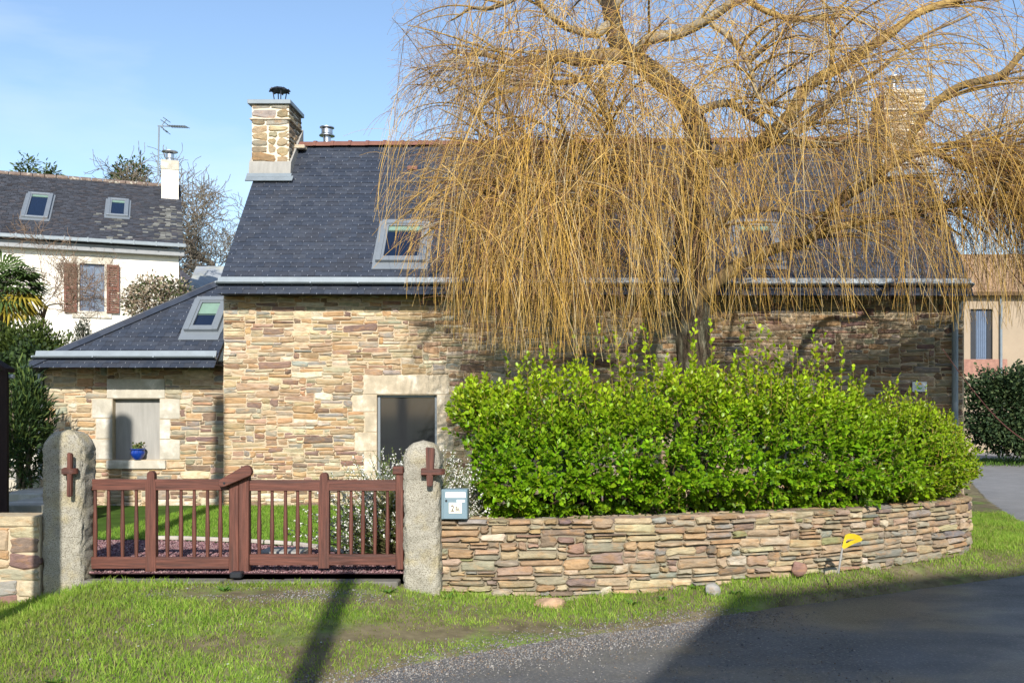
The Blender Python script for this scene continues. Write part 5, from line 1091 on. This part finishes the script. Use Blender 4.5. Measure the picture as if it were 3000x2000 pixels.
# ------------------------------------------------------------------ hedge
hedge = thing('hedge', (2.2, 11.3, .3), 'bright yellow-green leafy hedge growing above the low curved wall', 'hedge')
rg = np.random.default_rng(81)
TOPY = np.array([(1330, 1230), (1400, 1160), (1480, 1130), (1600, 1135), (1750, 1125), (1900, 1105), (2050, 1110), (2150, 1110), (2300, 1130), (2420, 1150), (2550, 1190), (2650, 1225), (2750, 1235), (2830, 1270), (2900, 1310), (2950, 1350)])
HS = 9.0
def hedge_pt(s, phi, shrink=1.0):
    """surface of the hedge: s along the wall, phi 0 front-bottom .. pi back-bottom"""
    x, y = wpath(np.clip(s, .25, HS), -.80); tx, ty = np.interp(s, WS, WT[:, 0]), np.interp(s, WS, WT[:, 1]); l = np.hypot(tx, ty); ox, oy = ty / l, -tx / l
    ext = np.where(s < .25, s - .25, np.where(s > HS, s - HS, 0)); x = x + tx / l * ext; y = y + ty / l * ext
    px = CX + x * F / y; top = CAMH - (np.interp(px, TOPY[:, 0], TOPY[:, 1]) - CY) * (y) / F - .02
    endk = np.sqrt(np.clip(1 - np.clip((1.25 - s) / 1.0, 0, 1) ** 2, .02, 1)) * np.sqrt(np.clip(1 - np.clip((s - HS + .25) / .75, 0, 1) ** 2, .02, 1))
    zc = .95; half = (top - zc); c, sn = np.cos(phi), np.sin(phi)
    off = np.sign(c) * np.abs(c) ** .7 * .80 * endk * shrink
    z = np.where(sn > 0, zc + np.abs(sn) ** .75 * half * (.55 + .45 * endk) * shrink, zc + sn * .52)
    off = off + np.where(c > 0, .10 * np.sin(np.clip((z - .5) / .9, 0, 1) * np.pi), 0)
    return np.stack([x + ox * off, y + oy * off, z], -1), np.stack([ox * c, oy * c, np.maximum(sn, -.3)], -1)
def hedge_shoots(n, phi0, phi1, slo, shi, Llo, Lhi, upb, rg, shrink=1.0):
    s = rg.uniform(slo, shi, n); ph = rg.uniform(phi0, phi1, n); p, nv = hedge_pt(s, ph, shrink)
    bump = .62 * (fbm(s, ph * 1.1, 1.5, 6) - .5) + .10 * (rg.random(n) - .5); p = p + nv * bump[:, None]
    d = nv * rg.uniform(.5, 1.1, n)[:, None] + np.array((0, 0, 1)) * rg.uniform(upb * .5, upb * 1.5, n)[:, None] + rg.normal(0, .28, (n, 3)); L = rg.uniform(Llo, Lhi, n)
    p0 = p - d / np.linalg.norm(d, axis=1)[:, None] * (L * .8)[:, None]; return grow(p0, d, L, 8, -.5, .5, rg), L
groups = [hedge_shoots(1250, -.35, 1.0, .32, HS + .45, .22, .36, .5, rg), hedge_shoots(560, -1.15, -.2, .45, HS + .4, .2, .34, .15, rg), hedge_shoots(620, .85, 2.3, .45, HS + .4, .25, .52, 1.7, rg), hedge_shoots(150, 2.0, 3.3, .2, HS + .4, .25, .4, .5, rg), hedge_shoots(420, -.4, 1.4, .5, HS + .4, .2, .34, .4, rg, .8)]
nl_ = 170; dl = rg.normal(0, 1, (nl_, 3)); dl[:, 2] = np.abs(dl[:, 2]) * .9 - .2; dl /= np.linalg.norm(dl, axis=1)[:, None]; cl = np.array(P(1425, 1265, 11.0)) + dl * np.array((.33, .35, .42)); groups.append((grow(cl - dl * .15, dl + np.array((-.1, 0, .9)), np.full(nl_, .36), 8, -.4, .4, rg), np.full(nl_, .36)))
# tall leaders standing proud
sL = rg.uniform(.7, 6.9, 120); pL, nL = hedge_pt(sL, rg.uniform(1.0, 1.9, 120)); LL = rg.uniform(.25, .72, 120) * np.where((sL > 1.5) & (sL < 5), 1.15, .85)
tall = grow(pL - np.array((0, 0, .12)), rg.normal(0, .14, (120, 3)) + np.array((0, 0, 1)), LL, 8, -.3, .2, rg); groups.append((tall, LL))
sp = np.concatenate([g[0] for g in groups]); sl = np.concatenate([g[1] for g in groups]); NSh = len(sp)
Vs, Qs = tubes_arr(sp, np.full((NSh, 8), .0032) * np.linspace(1.2, .5, 8)[None], 3)
np_obj('shoots', Vs, [Qs], m_twig, hedge, np.repeat(np.array([(.30, .19, .05), (.34, .25, .06), (.20, .14, .05)])[rg.integers(0, 3, NSh)], 24, 0))
per = 13; f = np.linspace(.16, 1.0, per)[None] + rg.normal(0, .02, (NSh, per)); f = np.clip(f, .05, .999); ki = np.clip((f * 7).astype(int), 0, 6); fr_ = f * 7 - ki; ar = np.arange(NSh)[:, None]
lpos = sp[ar, ki] * (1 - fr_[..., None]) + sp[ar, ki + 1] * fr_[..., None]; ld = sp[ar, ki + 1] - sp[ar, ki]; ld /= np.linalg.norm(ld, axis=2, keepdims=True)
ang = rg.uniform(0, 6.28, (NSh, 1)) + np.arange(per)[None] * 2.4; ref = np.array((1., .2, 0)); a_ = np.cross(ld, ref); a_ /= np.linalg.norm(a_, axis=2, keepdims=True); b_ = np.cross(ld, a_)
rad = np.cos(ang)[..., None] * a_ + np.sin(ang)[..., None] * b_; tipk = f[..., None]
lead = rad * (1.05 - .55 * tipk) + ld * (.35 + .75 * tipk); ln = ld + rg.normal(0, .25, ld.shape) - rad * .2
lpos, lead, ln, tipk = lpos.reshape(-1, 3), lead.reshape(-1, 3), ln.reshape(-1, 3), tipk.ravel(); NL = len(lpos)
LLn = rg.uniform(.062, .102, NL) * (1.08 - .38 * tipk); LW = LLn * rg.uniform(.52, .68, NL)
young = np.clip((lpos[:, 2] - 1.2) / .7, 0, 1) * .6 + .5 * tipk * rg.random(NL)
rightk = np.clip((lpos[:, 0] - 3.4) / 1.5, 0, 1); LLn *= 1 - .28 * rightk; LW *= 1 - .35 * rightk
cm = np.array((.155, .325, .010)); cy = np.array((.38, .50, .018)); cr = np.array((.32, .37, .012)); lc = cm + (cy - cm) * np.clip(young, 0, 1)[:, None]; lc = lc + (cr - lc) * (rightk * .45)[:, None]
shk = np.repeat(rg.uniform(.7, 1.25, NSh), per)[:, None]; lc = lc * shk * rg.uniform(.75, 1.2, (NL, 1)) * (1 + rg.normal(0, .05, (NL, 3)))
# the 300 leaves that show largest become parts
vis = (lpos[:, 1] < Yw(np.clip(lpos[:, 0], -1.3, 5)) + .55) & (lpos[:, 0] < 3.2) & (tipk < .95) & (lpos[:, 2] > .5); sc = np.where(vis, LLn * LW / lpos[:, 1] ** 2, 0); big = np.argsort(sc)[::-1][:300]; rest = np.ones(NL, bool); rest[big] = False
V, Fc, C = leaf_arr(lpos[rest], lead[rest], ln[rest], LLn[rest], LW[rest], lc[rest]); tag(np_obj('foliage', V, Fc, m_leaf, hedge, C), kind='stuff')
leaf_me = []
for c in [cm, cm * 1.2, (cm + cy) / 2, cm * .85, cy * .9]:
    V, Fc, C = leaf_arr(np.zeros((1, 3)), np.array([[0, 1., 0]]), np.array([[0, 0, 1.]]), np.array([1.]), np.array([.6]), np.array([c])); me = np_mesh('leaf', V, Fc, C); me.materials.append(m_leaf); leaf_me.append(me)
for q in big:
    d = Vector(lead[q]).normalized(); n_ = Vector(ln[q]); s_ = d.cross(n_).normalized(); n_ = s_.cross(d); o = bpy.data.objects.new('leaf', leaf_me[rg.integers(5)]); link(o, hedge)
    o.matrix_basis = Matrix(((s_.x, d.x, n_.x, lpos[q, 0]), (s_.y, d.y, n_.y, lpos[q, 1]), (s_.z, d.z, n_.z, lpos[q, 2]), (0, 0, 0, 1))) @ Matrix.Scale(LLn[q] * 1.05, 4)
# inner leaves and main stems
ni = 15000; s = rg.uniform(.3, HS + .2, ni); p, nv = hedge_pt(s, rg.uniform(-.4, 3.0, ni), rg.uniform(.35, .9, ni)); p[:, 2] = np.where(rg.random(ni) < .5, p[:, 2], rg.uniform(.4, 1.35, ni)); pm, _ = hedge_pt(s, np.full(ni, 1.57)); p[:, 2] = np.minimum(p[:, 2], pm[:, 2] - .08)
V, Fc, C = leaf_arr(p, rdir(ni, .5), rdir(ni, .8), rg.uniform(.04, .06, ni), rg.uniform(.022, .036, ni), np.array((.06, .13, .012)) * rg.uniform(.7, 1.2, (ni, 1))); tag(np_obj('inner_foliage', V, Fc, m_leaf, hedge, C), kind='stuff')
for s in np.arange(.7, HS, .55):
    x, y = wpath(s + rg.uniform(-.1, .1), -.62 - rg.uniform(0, .25))
    for _ in range(2): MB().tube(spline([(x, y, .28), (x + rg.normal(0, .06), y + rg.normal(0, .04), .65), (x + rg.normal(0, .16), y + rg.normal(0, .12), 1.15)], 9), list(np.linspace(.022, .009, 9)), 6).build('stem', m_oak, hedge, smooth=True)

# ------------------------------------------------------------------ white flowering shrub behind the gatepost
fs = thing('flowering_shrub', P(1240, 1700, 10.9), 'feathery shrub covered in tiny white flowers behind the pale gatepost', 'shrub')
rg = np.random.default_rng(91); n = 1050; c0 = np.array((P(1240, 0, 10.7)[0], 10.62, .05)); az_ = rg.uniform(0, 6.28, n); el = np.arccos(rg.uniform(.02, 1, n)); d = np.stack([np.cos(az_) * np.sin(el) * 1.0, np.sin(az_) * np.sin(el) * .5, np.cos(el) * 1.12], -1)
L = rg.uniform(.75, 1.18, n) * np.where(d[:, 2] > .5, 1.0, .92); st0 = c0 + rg.normal(0, .1, (n, 3)) * np.array((2.2, .8, .4)); fp = grow(st0, d + np.array((0, 0, .25)), L, 12, .25, .5, rg); fp[..., 1] = np.maximum(fp[..., 1], 10.12); fp[..., 2] = np.maximum(fp[..., 2], .06)
V, Q = tubes_arr(fp, np.full((n, 12), .004) * np.linspace(1.5, .4, 12)[None], 3); np_obj('stems', V, [Q], m_twig, fs, np.repeat(np.array([(.13, .12, .05)]), n * 36, 0))
m_ = 46; f = np.sqrt(rg.uniform(.1, 1, (n, m_))); ki = np.clip((f * 11).astype(int), 0, 10); fr_ = f * 11 - ki; ar = np.arange(n)[:, None]; q = (fp[ar, ki] * (1 - fr_[..., None]) + fp[ar, ki + 1] * fr_[..., None]).reshape(-1, 3); ld = (fp[ar, ki + 1] - fp[ar, ki]).reshape(-1, 3); ld /= np.linalg.norm(ld, axis=1)[:, None]; NL = len(q)
V, Fc, C = leaf_arr(q, ld * .8 + rdir(NL) * .8, rdir(NL, .5), rg.uniform(.018, .032, NL), rg.uniform(.003, .006, NL), np.array((.12, .19, .035)) * rg.uniform(.6, 1.4, (NL, 1))); tag(np_obj('foliage', V, Fc, m_leaf2, fs, C), kind='stuff')
ftip = f.ravel(); k = (ftip > .5) & (rg.random(NL) < .3) & (vnoise(q[:, 0], q[:, 2] + q[:, 1], 5, 3) > .3); q2 = q[k] + rdir(k.sum()) * .012; nf = len(q2)
V, Fc, C = leaf_arr(np.repeat(q2, 3, 0), rdir(nf * 3), rdir(nf * 3), rg.uniform(.011, .018, nf * 3), rg.uniform(.010, .016, nf * 3), np.ones((nf * 3, 3))); tag(np_obj('blossom', V, Fc, m_flower, fs, C), kind='stuff')

# ------------------------------------------------------------------ generic leafy shrub
def shrub(name, c, r, n, L, W, cols, label, cat, seed, stems=7, mat_=None, up=.3, lump=.25, zmin=None, flat=False, ground=False):
    root = thing(name, (c[0], c[1], 0 if ground else c[2] - r[2]), label, cat); g = np.random.default_rng(seed); d = g.normal(0, 1, (n, 3)); d /= np.linalg.norm(d, axis=1)[:, None]
    k = (g.random(n) ** .33) * (1 + lump * (2 * fbm(d[:, 0] * 2 + d[:, 2], d[:, 1] * 2 - d[:, 2] * 1.7, 1.5, seed) - 1) * 1.6); e = .75 if flat else 1.0
    p = np.array(c) + np.sign(d) * np.abs(d) ** e * k[:, None] * np.array(r)
    if zmin is not None: p[:, 2] = np.maximum(p[:, 2], zmin + g.uniform(0, .1, n))
    col = np.array(cols)[g.integers(0, len(cols), n)] * g.uniform(.7, 1.25, (n, 1))
    ld = d * .8 + g.normal(0, .5, (n, 3)) + np.array((0, 0, up)); V, Fc, C = leaf_arr(p, ld, g.normal(0, .4, (n, 3)) + np.array((0, -.3, 1)), g.uniform(L * .7, L * 1.3, n), g.uniform(W * .7, W * 1.3, n), col)
    tag(np_obj('foliage', V, Fc, mat_ or m_leaf2, root, C), kind='stuff')
    if ground: MB().tube([(c[0], c[1], -.1), (c[0], c[1], c[2] + r[2] * .5)], [.05 + .01 * c[2], .02], 7).build('trunk', m_oak, root, smooth=True)
    for i in range(stems):
        a = g.uniform(0, 6.28); b = np.array(c) + np.array((math.cos(a) * r[0] * .6, math.sin(a) * r[1] * .6, r[2] * g.uniform(.1, .7))); z0 = np.array((c[0] + g.normal(0, r[0] * .12), c[1] + g.normal(0, r[1] * .12), c[2] - r[2] * 1.02))
        MB().tube(spline([z0, (z0 + b) / 2 + g.normal(0, .05, 3) * r[0], b], 8), list(np.linspace(.035, .01, 8) * max(.5, min(r[2], 1.5))), 5).build('stem', m_oak, root, smooth=True)
    return root
DG = [(.028, .05, .014), (.04, .07, .018), (.02, .038, .012)]
shrub('oleander_shrub', P(72, 1250, 15.2), (.36, .5, .92), 4200, .14, .026, [(.03, .06, .02), (.045, .085, .025), (.09, .13, .03)], 'tall narrow-leaved dark shrub beside the annex corner', 'shrub', 101, up=.9)
shrub('conifer_hedge', P(40, 1085, 20.5), (1.15, .9, .95), 20000, .10, .035, [(.05, .075, .012), (.07, .10, .015), (.035, .055, .012)], 'clipped yew-green hedge mound under the palm', 'hedge', 102, flat=True, up=.8)
shrub('ivy_bush', P(75, 1165, 18.5), (.95, .6, 1.0), 9000, .09, .065, DG + [(.05, .085, .02)], 'dark ivy-like bush below the hedge mound', 'bush', 103)
shrub('blossom_shrub', P(470, 885, 25.5), (.98, .8, .62), 5000, .09, .05, [(.11, .13, .05), (.36, .30, .21), (.42, .35, .25), (.30, .22, .16), (.08, .10, .035)], 'green shrub with pale cream-pink blossom above the annex roof', 'shrub', 104, ground=True)
shrub('juniper', P(243, 985, 24), (.2, .2, .42), 1500, .06, .015, [(.06, .085, .04), (.045, .07, .035)], 'small upright juniper poking above the annex hip', 'conifer', 105, up=1.5, ground=True)
shrub('dark_hedge', P(3000, 1203, 29), (1.75, .8, 1.28), 20000, .11, .07, [(.028, .055, .02), (.045, .075, .03), (.07, .10, .035), (.02, .04, .016)], 'dark evergreen hedge before the beige house', 'hedge', 106, flat=True, stems=12)
shrub('grass_bank', P(2935, 1358, 30), (2.2, 1.6, .08), 3500, .12, .02, [(.10, .19, .03)], 'strip of short grass at the foot of the dark hedge', 'grass', 107, stems=0, up=2)
for px, py, h, lab, sd in ((83, 484, .32, 'conifer tip above the white house roof, leftmost', 111), (148, 497, .17, 'tiny conifer tip above the white house roof beside a larger one', 112), (350, 492, .26, 'pale green treetop above the white house roof, left of a fuller one', 113), (402, 490, .34, 'full green treetop just left of the aerial mast', 114)):
    c = P(px, py + 66, 52); shrub('conifer_tree', (c[0], c[1], c[2]), (.9 * (h + .35), .6, 1.6 * (h + .65)), 1100, .3, .09, [(.06, .09, .03), (.085, .12, .03), (.045, .07, .03)], lab, 'tree', sd, stems=0, up=-.3, lump=.4, ground=True)

# ------------------------------------------------------------------ bare trees
def bare_tree(name, base, h, r0, seed, label, cols, levels=5, spread=.75, lean=(0, 0, 0), first=.35, twist=.5, m=None, nb=(3, 5), flatten=None, minr=.004, L1=None):
    root = thing(name, base, label, 'tree'); g = np.random.default_rng(seed); mbt, mbb = MB(), MB()
    def rec(p, d, L, r, lv):
        k = 7; pts = [np.array(p)]; dd = nrm(d)
        for i in range(k):
            dd = nrm(dd + g.normal(0, twist * .3, 3) + np.array((0, 0, .05 if lv < 3 else .02))); q = pts[-1] + dd * L / k
            if flatten is not None: q[1] = lerp(q[1], base[1], flatten)
            pts.append(q)
        rr = np.linspace(r, r * .62, k + 1); (mbt if lv == 0 else mbb).tube(pts, list(np.maximum(rr, minr)), 7 if lv < 2 else (5 if lv < 3 else 3), cols, cap=False)
        if lv >= levels: return
        n = g.integers(*nb) + (1 if lv > 1 else 0)
        for c in range(n):
            t = g.uniform(.45, 1.0) if c else 1.0; i = int(t * k); a = g.normal(0, 1, 3); a = nrm(a - dd * (a @ dd)); nd = nrm(dd * (1 - spread * .5) + a * spread * g.uniform(.7, 1.3) + np.array((0, 0, .12)))
            rec(pts[i], nd, (L1 if (L1 and lv == 0) else L) * g.uniform(.6, .86), rr[i] * g.uniform(.5, .72), lv + 1)
    rec(np.array(base), np.array((0, 0, 1.)) + np.array(lean), h * first, r0, 0)
    mbt.build('trunk', m or m_oak, root, smooth=True); mbb.build('crown', m or m_oak, root, smooth=True); return root
ox = P(610, 0, 46)[0]; bare_tree('oak_tree', (ox, 46, -.1), 8.0, .5, 208, 'gnarled bare oak between the white house and the cottage', (1, 1, 1), levels=6, spread=.9, first=.97, nb=(3, 5), minr=.012, twist=.75, L1=4.5)
ox = P(700, 0, 50)[0]; bare_tree('oak_tree', (ox, 50, -.1), 8.2, .4, 204, 'thinner bare oak close against the cottage roof edge', (1, 1, 1), levels=6, spread=.8, first=.97, nb=(3, 4), minr=.012, twist=.75, L1=4.0)
bare_tree('bare_fruit_tree', P(95, 1050, 23), 4.0, .05, 202, 'small spindly bare tree in front of the white house', (1, 1, 1), levels=5, spread=.75, first=.33, m=mat('pale_twigs', (.22, .15, .10), .9, var=.2), nb=(3, 5), lean=(.25, 0, 0))
# dry weeds on the stub wall side
bare_tree('dry_shrub', P(15, 1500, 12.4), .7, .008, 203, 'dry leafless twigs behind the stub wall', (1, 1, 1), levels=3, spread=.8, first=.4, m=bpy.data.materials['pale_twigs'])

# ------------------------------------------------------------------ palm
pal = thing('palm_tree', P(20, 1000, 22), 'fan palm with yellowing lower fronds at the left edge', 'palm tree'); rg = np.random.default_rng(301); hp = np.array(P(8, 850, 22))
MB().tube([(hp[0], hp[1], 0), tuple(hp)], [.14, .12], 9).build('trunk', m_oak, pal)
for i in range(52):
    a = rg.uniform(0, 6.28); e = rg.uniform(-1.1, 1.3); d = nrm((math.cos(a) * math.cos(e), math.sin(a) * math.cos(e), math.sin(e))); st_ = hp + d * rg.uniform(.35, .6); nseg = 15; s_ = nrm(np.cross(d, (0, 0, 1))); u_ = np.cross(s_, d); mb = MB()
    low = e < -.05; c = np.array((.30, .24, .03)) if low and rg.random() < .75 else np.array((.07, .115, .03)) * rg.uniform(.7, 1.4)
    mb.tube([hp, st_], .012, 4, c)
    for k in range(nseg):
        th = lerp(-1.7, 1.7, k / (nseg - 1)); fd = nrm(d * math.cos(th) + s_ * math.sin(th)); Lf = rg.uniform(.48, .62); w_ = .028; side_ = nrm(np.cross(fd, u_)); m1 = st_ + fd * Lf * .6; tip = st_ + fd * Lf - np.array((0, 0, .16 if not low else .2))
        cc_ = c * rg.uniform(.75, 1.25); mb.add([st_, m1 + side_ * w_ - u_ * .012, m1 + u_ * .01, m1 - side_ * w_ - u_ * .012, tip], [(0, 1, 2), (0, 2, 3), (1, 4, 2), (2, 4, 3)], cc_)
    mb.build('frond', m_leaf2, pal)

# ------------------------------------------------------------------ grass
def blades(name, x, y, z, h, wd, col, label, lean=.45):
    N = len(x); p = np.stack([x, y, z], -1); a = rng.uniform(0, 6.28, N); s = np.stack([np.cos(a), np.sin(a), np.zeros(N)], -1) * wd[:, None]; ln_ = rng.normal(0, lean, (N, 3)) * h[:, None]; ln_[:, 2] = 0
    m1 = p + np.array((0, 0, 1)) * (h * .55)[:, None] + ln_ * .3; tip = p + np.array((0, 0, 1)) * (h * .95)[:, None] + ln_
    V = np.stack([p - s, p + s, m1 + s * .75, m1 - s * .75, tip], 1).reshape(-1, 3); b = (np.arange(N) * 5)[:, None]
    return tag(np_obj(name, V, [np.array([[0, 1, 2, 3]]) + b, np.array([[3, 2, 4]]) + b], m_grass, None, np.repeat(col, 5, 0)), label, kind='stuff')
GC = np.array([(.31, .46, .06), (.25, .42, .045), (.38, .49, .09), (.19, .33, .035), (.46, .43, .16)])
def gcol(n, x, y, dry=0.0):
    c = GC[rng.choice(5, n, p=[.3, .3, .2, .14, .06])] * rng.uniform(.75, 1.2, (n, 1)); k = np.clip(dry, 0, 1)
    k = k[:, None] if not np.isscalar(k) else k; return c * (1 - k) + np.array((.20, .17, .05)) * k
n = 470000; x, y = pts_in(n, -7.2, 8.2, 6.6, 18, lambda x, y: in_verge(x, y) & (y < np.where(x < -1.36, 9.74, 99)) & ((x - 0) / np.maximum(y, 1) < .5) & (x / np.maximum(y, 1) > -.66))
b_ = bare(x, y); f_ = fbm(x, y, 1.9, 12); keep = rng.random(len(x)) < np.clip(1.2 - 1.3 * b_ - .35 * (f_ < .36) * (x > -4.6), .05, 1); x, y, b_, f_ = x[keep], y[keep], b_[keep], f_[keep]
wallk = np.exp(-np.clip(Yw(x) - y, 0, 9) / .3) * (x > -1.3); hgt = (.018 + .038 * f_ + .05 * wallk * f_ + .03 * np.exp(-np.clip(x + 4.2, 0, 9) / 1.2)) * (1 - .6 * b_) * rng.uniform(.5, 1.3, len(x))
blades('verge_grass', x, y, verge_z(x, y) - .003, hgt, rng.uniform(.0026, .0046, len(x)), gcol(len(x), x, y, .5 * b_ + .25 * (f_ < .42)), 'bright green grass of the verge')
n = 90000; x, y = pts_in(n, -6.2, -.4, 10.3, 16.6, lambda x, y: (y > DRV(x) + .03) & in_garden(x, y)); blades('lawn_grass', x, y, np.full(len(x), -.012), rng.uniform(.02, .055, len(x)), rng.uniform(.002, .004, len(x)), gcol(len(x), x, y) * np.array((.85, .95, .9)), 'mown lawn grass behind the gate')
# broad-leaved weeds and daisies
wx_, wy_ = pts_in(1500, -5, 6.5, 6.5, 13.5, lambda x, y: in_verge(x, y) & (y < np.where(x < -1.36, 9.7, 99)) & (vnoise(x, y, 1.3, 33) > .5)); kk = rng.random(len(wx_)) < np.where(np.abs(wy_ - Yw(wx_)) < .5, .16, .03); wx_, wy_ = wx_[kk], wy_[kk]; nw = len(wx_); k = 9
pp = np.repeat(np.stack([wx_, wy_, verge_z(wx_, wy_)], -1), k, 0); a = np.tile(np.arange(k) * 2.4, nw) + rng.uniform(0, 1, nw * k); ld = np.stack([np.cos(a), np.sin(a), rng.uniform(.3, .9, nw * k)], -1); V, Fc, C = leaf_arr(pp, ld, np.tile(np.array([(0, 0, 1.)]), (nw * k, 1)), rng.uniform(.05, .13, nw * k), rng.uniform(.02, .038, nw * k), np.array((.09, .20, .03)) * rng.uniform(.7, 1.3, (nw * k, 1)))
tag(np_obj('verge_weeds', V, Fc, m_leaf2, None, C), 'small broad-leaved weeds in the verge grass', kind='stuff')
dx_, dy_ = pts_in(60, -5, -1.2, 7.2, 9.2, lambda x, y: y > Ye(x) + .4); nd = len(dx_[:14]); pp = np.stack([dx_[:14], dy_[:14], verge_z(dx_[:14], dy_[:14]) + .05], -1); pp = np.repeat(pp, 6, 0); a = np.tile(np.arange(6) * 1.05, nd)
V, Fc, C = leaf_arr(pp, np.stack([np.cos(a), np.sin(a), np.full(nd * 6, .2)], -1), np.tile(np.array([(0, 0, 1.)]), (nd * 6, 1)), np.full(nd * 6, .011), np.full(nd * 6, .007), np.ones((nd * 6, 3))); tag(np_obj('daisies', V, Fc, m_flower, None, C), 'a few tiny white daisies in the verge grass', kind='stuff')
# dead leaves by the corner
lx_, ly_ = pts_in(2600, 2.0, 7.2, 10, 14.5, lambda x, y: in_verge(x, y) & (rng.random(len(x)) < .15 + .85 * (bare(x, y) > .25))); nl = len(lx_)
V, Fc, C = leaf_arr(np.stack([lx_, ly_, verge_z(lx_, ly_) + .012], -1), rdir(nl) * np.array((1, 1, .15)), rdir(nl, 2), rng.uniform(.02, .05, nl), rng.uniform(.006, .016, nl), np.array([(.16, .09, .05), (.22, .14, .07), (.11, .06, .045)])[rng.integers(0, 3, nl)]); tag(np_obj('fallen_leaves', V, Fc, m_leaf2, None, C), 'brown fallen leaves in the grass by the wall corner', kind='stuff')
